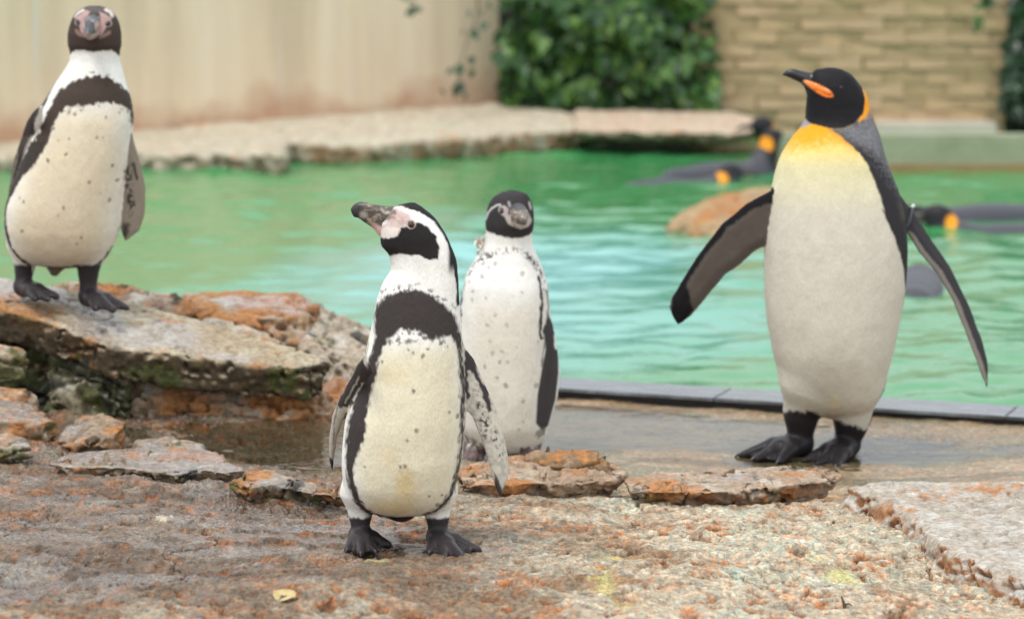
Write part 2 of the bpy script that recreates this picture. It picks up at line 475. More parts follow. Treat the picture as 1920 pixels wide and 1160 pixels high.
# colours of the stone: tan, orange iron stain, pale lime crust, grey green film, wet purple brown
def L(a, b, f): return a + (np.asarray(b) - a) * f[:, None]
u_, v_ = gx, gy
gc = np.tile(np.array([0.29, 0.215, 0.14]), (len(gx), 1))
fine = fbm2(u_ * 60, v_ * 50, 74, 3)
pale = sstep(-0.25, 0.35, fbm2(u_ * 7, v_ * 8, 61, 4) + 0.25 * fine + 0.45 * sstep(-0.1, 0.6, u_))
gc = L(gc, (0.50, 0.45, 0.345), pale * 0.85)
green = sstep(0.05, 0.4, fbm2(u_ * 6, v_ * 8, 65, 3)) * sstep(-0.1, 0.35, u_)
gc = L(gc, (0.46, 0.49, 0.39), green * 0.55)
wet = sstep(0.15, -0.40, u_ + 0.25 * fbm2(u_ * 3, v_ * 3, 67, 2)) * sstep(4.5, 5.1, v_ - 0.25 * u_)
gc = L(gc, (0.115, 0.078, 0.053), wet * (0.74 + 0.35 * fbm2(u_ * 12, v_ * 14, 68, 3)))
gc = L(gc, (0.26, 0.19, 0.13), wet * g_or * 0.7)
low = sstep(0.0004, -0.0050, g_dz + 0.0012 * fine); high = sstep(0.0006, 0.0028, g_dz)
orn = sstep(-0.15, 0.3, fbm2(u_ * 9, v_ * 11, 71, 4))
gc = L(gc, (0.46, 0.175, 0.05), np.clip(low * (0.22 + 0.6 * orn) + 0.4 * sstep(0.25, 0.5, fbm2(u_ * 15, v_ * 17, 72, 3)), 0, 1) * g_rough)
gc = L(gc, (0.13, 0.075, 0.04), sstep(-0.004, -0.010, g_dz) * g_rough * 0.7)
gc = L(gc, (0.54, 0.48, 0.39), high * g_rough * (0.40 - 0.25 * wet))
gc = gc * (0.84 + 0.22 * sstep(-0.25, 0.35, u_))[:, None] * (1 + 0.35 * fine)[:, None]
# droppings: yellow and white stains with shapes of their own
for (su, sv, r1, r2, c) in ((1545, 1005, .05, .02, (.70, .68, .42)), (1585, 1035, .035, .03, (.60, .58, .16)), (1160, 1030, .05, .02, (.62, .55, .16)), (1135, 1095, .03, .06, (.66, .62, .25)),
                            (1490, 975, .07, .02, (.72, .72, .60)), (305, 977, .03, .012, (.80, .78, .58)), (705, 1058, .02, .015, (.66, .66, .26)), (1180, 1130, .03, .015, (.55, .40, .10)),
                            (1380, 1050, .02, .06, (.55, .66, .56)), (1290, 1000, .10, .03, (.60, .62, .50)), (1840, 960, .05, .02, (.6, .66, .52))):
    q = G(su, sv, 0.125)
    dd = np.hypot((u_ - q[0]) / r1, (v_ - q[1]) / (r2 * 2.5)) + 0.7 * fbm2(u_ * 45, v_ * 45, 77, 3)
    gc = L(gc, c, sstep(1.1, 0.2, dd) * 0.55)
gc = L(gc, (0.33, 0.23, 0.13), g_plat * 0.8)
gc = L(gc, (0.46, 0.36, 0.23), g_plat * sstep(0.1, 0.4, fbm2(u_ * 9, v_ * 22, 83, 3)) * 0.6)
gc = L(gc, (0.13, 0.095, 0.055), g_plat * sstep(0.05, 0.35, fbm2(u_ * 6, v_ * 16, 84, 4)) * 0.6)
gc = L(gc, (0.20, 0.20, 0.12), g_plat * sstep(0.0, 0.4, fbm2(u_ * 5, v_ * 9, 79, 3)) * 0.6)
und = sstep(0.02, 0.2, v_ - edge_y(u_))
gc = L(gc, (0.10, 0.30, 0.20), und)
wp = sstep(-0.05, 0.25, fbm2(u_ * 7, v_ * 9, 81, 3) + 0.2 * fbm2(u_ * 40, v_ * 40, 82, 2))
gr = 0.80 - wet * (0.25 + 0.38 * wp) - 0.20 * wet * g_or - 0.36 * g_plat
gcol = np.concatenate([np.clip(gc, 0.01, 1), np.clip(gr, 0.12, 0.9)[:, None]], 1)
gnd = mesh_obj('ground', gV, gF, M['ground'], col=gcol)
tag(gnd, kind='structure')

# ------------------------------------------------------------------ rocks
def rock_colour(V, N, seed, pal):
    p = V
    a = fbm3(p * 9, seed, 4); b = fbm3(p * 26, seed + 5, 4); c = fbm3(p * 60, seed + 9, 3)
    col = np.tile(np.array(pal.get('base', (0.40, 0.33, 0.25))), (len(V), 1))
    col = L(col, pal.get('pale', (0.56, 0.51, 0.43)), sstep(-0.15, 0.35, b) * sstep(0.1, 0.7, N[:, 2]))
    col = L(col, pal.get('orange', (0.48, 0.20, 0.06)), sstep(0.0, 0.35, a + 0.35 * c + pal.get('ob', 0.0)) * 0.85)
    side = sstep(0.55, 0.1, N[:, 2])
    alg = side * sstep(-0.25, 0.25, fbm3(p * 13, seed + 20, 3) + pal.get('ab', 0.0))
    col = L(col, pal.get('algae', (0.045, 0.036, 0.018)), alg * 0.9)
    moss = sstep(0.12, 0.4, fbm3(p * 15, seed + 30, 3) + pal.get('mb', 0.0)) * sstep(0.95, 0.5, N[:, 2])
    col = L(col, (0.075, 0.095, 0.022), moss * 0.8)
    blk = sstep(0.3, 0.5, fbm3(p * 18, seed + 40, 3) + pal.get('bb', -0.1))
    col = L(col, (0.03, 0.032, 0.028), blk * 0.85)
    wetm = np.clip(sstep(0.5, 0.9, N[:, 2]) * sstep(-0.1, 0.3, fbm3(p * 6, seed + 50, 2) + pal.get('wb', -0.2)), 0, 1)
    col = L(col, (0.33, 0.30, 0.31), wetm * 0.35)
    rg = 0.8 - 0.58 * wetm
    col = col * pal.get('dim', 0.82) * (1 + 0.2 * c)[:, None]
    return np.concatenate([np.clip(col, 0.01, 1), rg[:, None]], 1)
def slab(name, outline, thick, h=0.006, seed=1, pal={}, amp=0.012, slope=0.25, under=0.0, label='', cat='rock', bulge=0.0, group=None, round_=0.012, strat=0.0, topw=0.6):
    """outline: (u, v, Y) triples of the top edge -> plane through them, extruded down by thick with uneven sides"""
    W = np.array([P(*q) for q in outline])
    A = np.c_[np.ones(len(W)), W[:, :2]]
    co = np.linalg.lstsq(A, W[:, 2], rcond=None)[0]
    if abs(co[2]) > 0.45: co[2] = math.copysign(0.45, co[2]); co[0] = (W[:, 2] - W[:, 1] * co[2] - W[:, 0] * co[1]).mean()
    o = np.array([W[:, 0].mean(), W[:, 1].mean(), 0]); o[2] = co[0] + co[1] * o[0] + co[2] * o[1] - thick
    poly = [(a[0] - o[0], a[1] - o[1]) for a in W]
    m = 0.05
    pl = np.array(poly)
    zt = [co[0] + co[1] * a[0] + co[2] * a[1] - o[2] for a in W]
    lo = (pl[:, 0].min() - m, pl[:, 1].min() - m, min(0, min(zt) - thick) - m); hi = (pl[:, 0].max() + m, pl[:, 1].max() + m, max(zt) + bulge + m)
    f = Field(lo, hi, h)
    sl, x, y, z = f.block(lo, hi)
    d2 = polysdf(x[:, :, 0], y[:, :, 0], poly)[:, :, None]
    top = (co[0] + co[1] * (x + o[0]) + co[2] * (y + o[1]) - o[2]) + bulge * sstep(0, -0.12, d2)
    dz = z - top; dep = np.clip(-dz / thick, 0, 1)
    side = d2 - slope * thick * dep * (1 - under) + under * thick * dep * 0.9
    bot = (top - thick) - z
    k = round_
    d = dz
    for e in (side, bot):
        t = np.clip(0.5 - 0.5 * (d - e) / k, 0, 1)
        d = d * (1 - t) + e * t + k * t * (1 - t)
    f.put(sl, d.astype(np.float32), 0)
    V, Q = f.mesh(1)
    N = normals(V, Q)
    p = V + o
    nz = amp * fbm3(p * 8, seed, 3) + amp * 0.55 * fbm3(p * 22, seed + 3, 3) + amp * 0.3 * fbm3(p * 60, seed + 6, 2)
    cr = np.abs(fbm3(p * np.array([10, 10, 22]), seed + 8, 3)); nz = nz - amp * 1.7 * sstep(0.06, 0.0, cr)
    nz = nz - amp * 0.55 * sstep(0.25, 0.55, vn3(p * 48, seed + 70) + 0.4 * vn3(p * 100, seed + 71))
    w = np.where(N[:, 2] > 0.6, topw, 1.2)
    if strat:
        q = (p[:, 2] + 0.12 * p[:, 0]) * 60 + 1.2 * fbm3(p * 6, seed + 60, 2)
        nz = nz + strat * (np.abs((q - np.floor(q)) - 0.5) - 0.25) * np.where(N[:, 2] > 0.6, 0.2, 1)
    V = V + N * (nz * w)[:, None]
    N = normals(V, Q)
    ob = mesh_obj(name, V, Q, M['rock'], col=rock_colour(V + o, N, seed + 100, pal), loc=o)
    tag(ob, label, cat, group)
    return ob
zc = BP['C'][2]
wet_pal = {'base': (0.44, 0.34, 0.22), 'pale': (0.54, 0.46, 0.33), 'ob': -0.22, 'ab': 0.85, 'mb': -0.12, 'wb': 0.12, 'bb': -0.12, 'algae': (0.050, 0.034, 0.015)}
slab('rock_slab', [(-160, 505, 7.05), (0, 522, 7.05), (150, 540, 7.04), (250, 574, 7.0), (375, 596, 6.95), (487, 630, 6.88), (560, 655, 6.84), (618, 684, 6.78), (570, 677, 6.70), (525, 666, 6.69), (469, 669, 6.68), (394, 669, 6.68),
                   (319, 670, 6.68), (270, 676, 6.67), (217, 684, 6.66), (169, 654, 6.70), (94, 598, 6.77), (45, 572, 6.80), (0, 556, 6.82), (-160, 545, 6.84)], 0.085, 0.0065, 3, wet_pal, 0.011,
     0.1, 0.25, 'large flat wet rock slab with dark algae edge that a penguin stands on', topw=0.4)
slab('rock', [(225, 712, 6.80), (330, 722, 6.78), (440, 725, 6.77), (540, 722, 6.77), (600, 728, 6.80), (590, 700, 7.0), (240, 690, 7.0)], 0.12, 0.006, 8,
     {'base': (0.42, 0.30, 0.20), 'ob': 0.12, 'ab': -0.5, 'mb': -0.3, 'bb': -0.2, 'wb': -0.4}, 0.018, 0.25, -0.3, 'orange brown rock under the front edge of the flat slab', round_=0.03)
slab('rock', [(95, 672, 6.80), (150, 668, 6.76), (205, 690, 6.74), (240, 712, 6.76), (215, 640, 6.95), (100, 640, 6.95)], 0.15, 0.006, 14,
     {'base': (0.34, 0.30, 0.2), 'ob': -0.3, 'ab': 0.0, 'mb': 0.25, 'bb': 0.0, 'wb': -0.5}, 0.022, 0.15, 0.0, 'mossy broken rock beneath the corner of the flat slab', round_=0.03)
slab('rock', [(-170, 585, 6.98), (-60, 590, 6.94), (40, 612, 6.90), (110, 650, 6.86), (130, 640, 7.0), (-170, 570, 7.1)], 0.22, 0.007, 17,
     {'base': (0.22, 0.19, 0.13), 'ob': -0.2, 'ab': 0.3, 'mb': 0.2, 'bb': 0.1, 'wb': -0.5}, 0.022, 0.1, 0.0, 'dark mossy rock face supporting the slab behind the rounded boulder', round_=0.03)
slab('rock', [(-120, 612, 6.72), (-20, 606, 6.70), (22, 618, 6.68), (42, 650, 6.68), (40, 670, 6.66), (-120, 680, 6.62)], 0.09, 0.006, 22,
     {'base': (0.42, 0.34, 0.22), 'ob': 0.05, 'ab': -0.1, 'mb': 0.25, 'wb': -0.5}, 0.012, 0.2, 0.0, 'rounded mossy boulder against the dark side of the flat slab', 'boulder', round_=0.04)
slab('rock', [(-120, 712, 6.62), (0, 708, 6.62), (50, 718, 6.62), (66, 738, 6.6), (40, 752, 6.54), (-120, 752, 6.52)], 0.07, 0.006, 26,
     {'base': (0.42, 0.30, 0.2), 'ob': 0.15, 'ab': -0.5, 'mb': -0.1, 'wb': -0.1}, 0.012, 0.25, 0.0, 'low orange rock on the ground below the mossy boulder', round_=0.03)
slab('rock', [(60, 560, 7.2), (100, 520, 7.2), (150, 513, 7.22), (230, 514, 7.22), (290, 524, 7.2), (345, 550, 7.18), (372, 592, 7.1), (240, 600, 7.0), (90, 590, 7.02)], 0.36, 0.009, 31,
     {'base': (0.40, 0.27, 0.19), 'ob': 0.22, 'ab': -0.1, 'mb': -0.25, 'bb': 0.12, 'wb': -0.5}, 0.024, 0.2, 0.0, 'craggy orange and black rock behind the slab at the water', strat=0.02, round_=0.03)
slab('rock', [(340, 555, 7.3), (420, 545, 7.32), (500, 542, 7.32), (560, 544, 7.3), (582, 560, 7.22), (560, 590, 7.1), (470, 600, 7.06), (380, 585, 7.08), (340, 575, 7.14)], 0.42, 0.009, 37,
     {'base': (0.48, 0.33, 0.20), 'ob': 0.40, 'ab': 0.15, 'mb': -0.3, 'bb': -0.12, 'wb': -0.25, 'algae': (0.10, 0.075, 0.04)}, 0.016, 0.5, 0.0, 'orange topped rock with a wet flat crest beside the pool', round_=0.02, bulge=0.01)
slab('rock', [(380, 600, 7.04), (440, 592, 7.04), (500, 605, 7.0), (530, 640, 6.93), (500, 648, 6.9), (400, 625, 6.93)], 0.25, 0.008, 43,
     {'base': (0.46, 0.38, 0.28), 'ob': -0.15, 'ab': -0.3, 'mb': -0.1, 'bb': -0.1, 'wb': -0.4}, 0.018, 0.3, 0.0, 'tan rock wedged between the flat slab and the orange topped rock', round_=0.03)
slab('rock', [(560, 590, 7.22), (600, 560, 7.3), (640, 580, 7.3), (700, 606, 7.28), (760, 640, 7.25), (760, 680, 7.1), (640, 670, 6.98), (570, 640, 7.02)], 0.40, 0.009, 47,
     {'base': (0.50, 0.41, 0.31), 'ob': -0.2, 'ab': -0.15, 'mb': 0.0, 'bb': 0.05, 'wb': -0.4}, 0.024, 0.4, 0.0, 'pale pinkish rock with black moss sloping to the water', round_=0.03)
slab('rock', [(590, 735, 6.86), (620, 700, 6.95), (680, 690, 7.0), (740, 720, 7.0), (700, 752, 6.9), (640, 756, 6.86)], 0.13, 0.007, 53,
     {'base': (0.44, 0.33, 0.24), 'ob': 0.05, 'ab': -0.2, 'mb': -0.2, 'wb': -0.2}, 0.016, 0.3, 0.0, 'small tan rock at the pointed end of the flat slab', round_=0.03)
led = {'base': (0.40, 0.28, 0.19), 'pale': (0.50, 0.40, 0.30), 'ob': 0.10, 'ab': -0.35, 'mb': -0.3, 'bb': -0.18, 'wb': -0.4}
slab('rock_ledge', [(862, 880, 6.06), (930, 862, 6.12), (1010, 850, 6.16), (1090, 846, 6.16), (1130, 858, 6.14), (1182, 888, 6.02), (1150, 905, 5.93), (1110, 902, 5.92), (1060, 908, 5.89), (1000, 903, 5.90), (950, 906, 5.88), (900, 903, 5.88), (858, 908, 5.86)],
     0.046, 0.004, 61, led, 0.017, 0.0, 0.9, 'cracked reddish rock ledge between the raised-bill penguin and the freckled one', round_=0.008, topw=0.5)
slab('rock_lump', [(985, 852, 6.12), (1010, 838, 6.14), (1075, 834, 6.14), (1122, 846, 6.12), (1140, 864, 6.06), (1080, 866, 6.05), (1010, 864, 6.06)], 0.04, 0.004, 67,
     {'base': (0.27, 0.17, 0.09), 'pale': (0.34, 0.24, 0.15), 'ob': 0.0, 'ab': -0.5, 'mb': -0.4, 'wb': -0.6}, 0.018, 0.4, 0.0, 'rough brown lump on top of the reddish ledge', round_=0.02, bulge=0.016)
led2 = {'base': (0.44, 0.33, 0.24), 'pale': (0.58, 0.50, 0.40), 'ob': -0.05, 'ab': -0.2, 'mb': -0.25, 'bb': -0.15, 'wb': -0.5, 'algae': (0.22, 0.10, 0.05)}
slab('rock_ledge', [(1165, 900, 6.0), (1230, 884, 6.05), (1300, 886, 6.04), (1400, 874, 6.08), (1470, 868, 6.10), (1540, 876, 6.07), (1570, 872, 6.07), (1584, 896, 6.0), (1550, 905, 5.95), (1490, 908, 5.93), (1440, 916, 5.89), (1380, 920, 5.88), (1300, 922, 5.87), (1230, 918, 5.88), (1175, 920, 5.88)],
     0.046, 0.004, 71, led2, 0.014, 0.0, 0.9, 'thin pale rock plate lying before the tall penguin\'s feet', round_=0.008, topw=0.35)
slab('rock_ledge', [(1588, 906, 5.90), (1650, 898, 5.95), (1780, 902, 5.95), (1950, 906, 5.95), (2200, 900, 5.98), (2250, 1180, 4.70), (2050, 1150, 4.86), (1930, 1095, 5.05), (1850, 1058, 5.18), (1790, 1030, 5.30), (1735, 1000, 5.45), (1722, 978, 5.55), (1690, 955, 5.65), (1640, 930, 5.78)],
     0.085, 0.006, 77, {'base': (0.50, 0.43, 0.35), 'pale': (0.60, 0.56, 0.50), 'ob': -0.34, 'ab': 0.35, 'algae': (0.40, 0.165, 0.06), 'mb': -0.3, 'bb': -0.25, 'wb': -0.6}, 0.013, 0.35, 0.0, 'broad pale rock shelf with an orange stepped edge', round_=0.018, topw=0.5)
slab('rock', [(1258, 408, 11.8), (1280, 388, 11.95), (1330, 368, 12.1), (1400, 345, 12.2), (1470, 336, 12.2), (1530, 350, 12.1), (1540, 400, 11.8), (1460, 408, 11.65), (1340, 415, 11.6)], 0.16, 0.012, 83,
     {'base': (0.42, 0.29, 0.16), 'pale': (0.52, 0.36, 0.2), 'ob': 0.0, 'ab': -0.45, 'mb': -0.25, 'bb': -0.4, 'wb': -0.6}, 0.014, 0.5, 0.0, 'smooth orange brown boulder rising from the green pool', 'boulder', round_=0.07)
lft = {'base': (0.36, 0.27, 0.19), 'pale': (0.48, 0.40, 0.31), 'ob': 0.02, 'ab': -0.2, 'mb': -0.15, 'bb': -0.12, 'wb': 0.0, 'algae': (0.10, 0.07, 0.04)}
slab('rock_ledge', [(104, 818, 6.30), (150, 780, 6.44), (196, 766, 6.46), (230, 792, 6.38), (222, 812, 6.30), (172, 826, 6.25), (120, 830, 6.25)],
     0.055, 0.004, 121, lft, 0.016, 0.1, 0.2, 'jagged brown rock ridge rising beside the shallow puddle', round_=0.014)
slab('rock_ledge', [(82, 866, 6.03), (130, 846, 6.14), (250, 838, 6.20), (330, 836, 6.20), (400, 850, 6.12), (446, 868, 6.02), (462, 880, 5.96), (425, 886, 5.93), (380, 880, 5.96), (330, 890, 5.91), (235, 876, 5.98), (120, 874, 5.99)],
     0.036, 0.004, 127, {**lft, 'base': (0.36, 0.27, 0.19), 'pale': (0.44, 0.36, 0.27), 'wb': 0.5, 'ob': 0.0}, 0.015, 0.1, 0.6, 'smooth wet rock sheet lying in front of the puddle', round_=0.01, topw=0.35)
slab('rock_ledge', [(428, 906, 5.84), (452, 886, 5.94), (500, 880, 5.97), (560, 894, 5.90), (640, 914, 5.80), (700, 920, 5.78), (700, 932, 5.73), (640, 930, 5.73), (580, 922, 5.76), (540, 912, 5.80), (500, 908, 5.82), (470, 916, 5.78)],
     0.046, 0.004, 131, {**lft, 'mb': 0.05, 'wb': -0.3}, 0.013, 0.0, 0.9, 'narrow tan rock ledge with dark hollows next to the smooth wet rock sheet', round_=0.010)
slab('rock_ledge', [(250, 824, 6.30), (310, 812, 6.36), (370, 828, 6.28), (394, 848, 6.18), (340, 846, 6.18), (262, 840, 6.22)], 0.035, 0.004, 137, {**lft, 'ob': 0.15}, 0.013, 0.2, 0.0, 'low orange rock rim curling round the edge of the puddle', round_=0.012)
slab('rock_ledge', [(-140, 742, 6.56), (0, 746, 6.56), (62, 762, 6.50), (108, 786, 6.40), (60, 792, 6.37), (-140, 786, 6.38)], 0.055, 0.005, 141, {**lft, 'ob': 0.12, 'wb': 0.1}, 0.013, 0.2, 0.1, 'orange tan rock step below the mossy boulder', round_=0.012)
slab('stone', [(-30, 812, 6.22), (10, 806, 6.25), (48, 818, 6.20), (60, 832, 6.13), (10, 838, 6.10), (-30, 836, 6.10)], 0.03, 0.004, 149, {**lft, 'mb': 0.35}, 0.010, 0.3, 0.0, 'small mossy stone beside the jagged brown rock ridge', 'stone', round_=0.016)
slab('stone', [(166, 1140, 4.80), (178, 1134, 4.83), (196, 1140, 4.83), (204, 1152, 4.78), (185, 1156, 4.76)], 0.014, 0.003, 91, {'base': (0.45, 0.37, 0.27), 'ab': -1, 'mb': -1, 'bb': -1}, 0.003, 0.4, 0, 'small tan stone loose on the foreground rock', 'stone', round_=0.01)

# ------------------------------------------------------------------ pool: edging, water, puddles
def box(name, lo, hi, mat, parent=None, bev=0.0):
    import bmesh
    bm = bmesh.new(); bmesh.ops.create_cube(bm, size=1)
    for v in bm.verts: v.co = Vector([lo[i] + (v.co[i] + 0.5) * (hi[i] - lo[i]) for i in range(3)])
    if bev: bmesh.ops.bevel(bm, geom=bm.edges[:], offset=bev, segments=2, affect='EDGES')
    me = bpy.data.meshes.new(name); bm.to_mesh(me); bm.free(); me.materials.append(mat)
    o = bpy.data.objects.new(name, me); COL.objects.link(o)
    if parent is not None: o.parent = parent
    return o
m, nt, b = new_mat('wet_slate')
n = tex_noise(nt, 9, 5, 0.65, stretch=(1, 6, 1))
r = ramp(nt, n.outputs['Fac'], [(0.35, (0.06, 0.066, 0.07)), (0.7, (0.25, 0.265, 0.28))])
nt.links.new(r.outputs[0], b.inputs['Base Color'])
r2 = ramp(nt, n.outputs['Fac'], [(0.3, (0.12,) * 3), (0.75, (0.45,) * 3)]); nt.links.new(r2.outputs[0], b.inputs['Roughness'])
add_bump(nt, b, tex_noise(nt, 60, 4).outputs['Fac'], 0.2, 0.003)
M['slate'] = m
ed = EDGE_R - EDGE_L; elen = math.hypot(ed[0], ed[1]); ang = math.atan2(ed[1], ed[0])
edging = empty('pool_edging', EDGE_L); edging.rotation_euler.z = ang
tag(edging, 'long flat grey wet edging strip along the near side of the pool', 'pool edging')
x0 = -1.2
for i, ln in enumerate((1.62, 0.74, 1.9)):
    box('board', (x0 + 0.0015, 0.0, 0.010), (x0 + ln - 0.0015, 0.165, 0.019), M['slate'], edging, 0.002)
    x0 += ln
m, nt, b = new_mat('black_liner')
b.inputs['Base Color'].default_value = (0.015, 0.016, 0.016, 1); b.inputs['Roughness'].default_value = 0.5
M['liner'] = m
box('liner', (-1.2, 0.02, -0.5), (3.0, 0.15, 0.009), M['liner'], edging)

def water_mat():
    m, nt, b = new_mat('pool_water')
    # pale sky reflection painted into the base colour mid-pool, green algae towards both sides
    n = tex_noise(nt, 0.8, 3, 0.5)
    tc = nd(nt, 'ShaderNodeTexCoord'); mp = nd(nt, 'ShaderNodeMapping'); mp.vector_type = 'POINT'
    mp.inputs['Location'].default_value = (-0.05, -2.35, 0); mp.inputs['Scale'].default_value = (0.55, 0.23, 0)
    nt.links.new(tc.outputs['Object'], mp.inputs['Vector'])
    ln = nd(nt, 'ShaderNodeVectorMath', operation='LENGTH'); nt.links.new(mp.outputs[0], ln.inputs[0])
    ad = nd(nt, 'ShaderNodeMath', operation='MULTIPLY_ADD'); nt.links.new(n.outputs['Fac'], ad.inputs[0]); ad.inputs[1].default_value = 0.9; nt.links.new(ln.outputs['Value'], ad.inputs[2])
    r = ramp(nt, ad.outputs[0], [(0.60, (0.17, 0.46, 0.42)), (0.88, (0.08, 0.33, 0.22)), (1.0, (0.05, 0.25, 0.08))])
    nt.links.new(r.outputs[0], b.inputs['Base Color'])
    b.inputs['Roughness'].default_value = 0.02
    b.inputs['IOR'].default_value = 1.33
    n2 = tex_noise(nt, 13, 4, 0.55, stretch=(1, 1.3, 1))
    add_bump(nt, b, n2.outputs['Fac'], 0.2, 0.02)
    return m
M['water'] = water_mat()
WZ = -0.045
wxs = np.linspace(-5.5, 5.5, 420); wys = np.linspace(7.0, 17.6, 400)
WX, WY = np.meshgrid(wxs, wys)
wx, wy = WX.ravel(), WY.ravel()
rng = np.random.RandomState(5)
wz = 0.006 * fbm2(wx * 2.0, wy * 2.4, 201, 2)
gust = 0.65 + 0.7 * sstep(-0.4, 0.4, fbm2(wx * 0.7, wy * 0.7, 209, 2))
for k in range(18):
    th = rng.uniform(0, math.pi * 2); lam = 0.17 * (3.6 ** rng.uniform(0, 1))
    kx, ky = math.cos(th) * 2 * math.pi / lam, math.sin(th) * 2 * math.pi / lam
    ph = rng.uniform(0, 6.28) + 2.2 * fbm2(wx * 1.1, wy * 1.1, 220 + k, 2)
    sn = np.sin(kx * wx + ky * wy + ph)
    wz = wz + gust * 0.0036 * lam * (sn + 0.35 * np.cos(2 * (kx * wx + ky * wy + ph)))
keep = (wy > edge_y(wx) + 0.15)
r_, c_ = WX.shape
ii = np.arange(r_ * c_).reshape(r_, c_)
wF = np.stack([ii[:-1, :-1].ravel(), ii[:-1, 1:].ravel(), ii[1:, 1:].ravel(), ii[1:, :-1].ravel()], 1)
wF = wF[keep[wF].any(1)]
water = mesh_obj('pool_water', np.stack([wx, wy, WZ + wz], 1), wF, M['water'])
tag(water, kind='structure')

m, nt, b = new_mat('puddle_water')
nt.nodes.remove(b)
out = [n for n in nt.nodes if n.type == 'OUTPUT_MATERIAL'][0]
tr = nd(nt, 'ShaderNodeBsdfTransparent'); tr.inputs[0].default_value = (0.80, 0.82, 0.74, 1)
gl = nd(nt, 'ShaderNodeBsdfGlossy'); gl.inputs['Roughness'].default_value = 0.04
fr = nd(nt, 'ShaderNodeFresnel'); fr.inputs['IOR'].default_value = 1.33
mx = nd(nt, 'ShaderNodeMixShader')
nn = tex_noise(nt, 20, 3, 0.5, stretch=(1, 1.3, 1))
bp = nd(nt, 'ShaderNodeBump'); bp.inputs['Strength'].default_value = 0.2; bp.inputs['Distance'].default_value = 0.01
nt.links.new(nn.outputs['Fac'], bp.inputs['Height'])
nt.links.new(bp.outputs[0], gl.inputs['Normal']); nt.links.new(bp.outputs[0], fr.inputs['Normal'])
nt.links.new(fr.outputs[0], mx.inputs[0]); nt.links.new(tr.outputs[0], mx.inputs[1]); nt.links.new(gl.outputs[0], mx.inputs[2])
nt.links.new(mx.outputs[0], out.inputs['Surface'])
M['puddle'] = m
def puddle(poly_px, z):
    pts = pxw(poly_px, z)
    c = np.mean(pts, 0)
    V = np.array([(c[0], c[1], z)] + [(a, b_, z) for a, b_ in pts]); n = len(pts)
    Fq = np.array([(0, 1 + i, 1 + (i + 1) % n) for i in range(n)])
    o = mesh_obj('puddle', V, Fq, M['puddle'], smooth=False)
    if normals(V, Fq)[0][2] < 0: o.data.flip_normals()
    return tag(o, kind='structure')
puddle([(225, 800), (420, 782), (620, 784), (720, 800), (740, 860), (560, 885), (420, 858), (250, 832)], 0.088)
puddle([(700, 770), (1000, 752), (1060, 757), (1470, 792), (1500, 830), (1560, 870), (1600, 915), (1180, 910), (860, 890), (720, 880)], 0.0130)
puddle([(1476, 794), (1920, 815), (2150, 830), (2150, 905), (1606, 915), (1566, 870), (1506, 830)], 0.0095)

# ------------------------------------------------------------------ far side: ledges, kerb, walls
def stone_mat(name, c1, c2, scale=3, stain=None):
    m, nt, b = new_mat(name)
    n = tex_noise(nt, scale, 6, 0.65)
    r = ramp(nt, n.outputs['Fac'], [(0.3, c1), (0.7, c2)])
    nt.links.new(r.outputs[0], b.inputs['Base Color']); b.inputs['Roughness'].default_value = 0.85
    add_bump(nt, b, tex_noise(nt, 30, 5).outputs['Fac'], 0.5, 0.01)
    return m
far_pal = {'dim': 1.0, 'base': (0.44, 0.38, 0.28), 'pale': (0.56, 0.50, 0.39), 'ob': -0.35, 'ab': 0.0, 'mb': -0.2, 'bb': -0.5, 'wb': -1, 'algae': (0.20, 0.15, 0.09)}
slab('stone_slab', [(-300, 300, 14.3), (0, 292, 14.35), (250, 286, 14.35), (420, 284, 14.35), (535, 286, 14.3), (548, 262, 15.0), (420, 240, 15.6), (250, 240, 15.6), (0, 255, 15.2), (-300, 268, 15.0)], 0.16, 0.02, 101, far_pal, 0.02, 0.1, 0.1,
     'pale stone slab with a grey broken edge on the far bank', 'slab', round_=0.03)
slab('stone_slab', [(540, 262, 14.9), (600, 272, 14.75), (660, 268, 14.8), (720, 268, 14.8), (860, 256, 15.1), (1000, 246, 15.35), (1085, 238, 15.5), (1095, 215, 16.3), (930, 194, 17.0), (600, 210, 16.4), (300, 228, 15.8), (400, 248, 15.3)], 0.12, 0.02, 107,
     {**far_pal, 'algae': (0.30, 0.17, 0.09)}, 0.018, 0.1, 0.15, 'long pale stone slab below the plastered wall', 'slab', round_=0.03)
slab('stone_slab', [(1070, 238, 15.25), (1180, 246, 15.15), (1280, 250, 15.1), (1380, 252, 15.05), (1440, 244, 15.2), (1450, 226, 15.7), (1380, 206, 16.3), (1200, 204, 16.4), (1070, 208, 16.4)], 0.055, 0.02, 113,
     {**far_pal, 'base': (0.48, 0.37, 0.27), 'pale': (0.56, 0.45, 0.34), 'ab': 0.2, 'algae': (0.14, 0.09, 0.05)}, 0.014, 0.0, 0.9, 'pinkish stone slab overhanging dark water below the ivy', 'slab', round_=0.03)

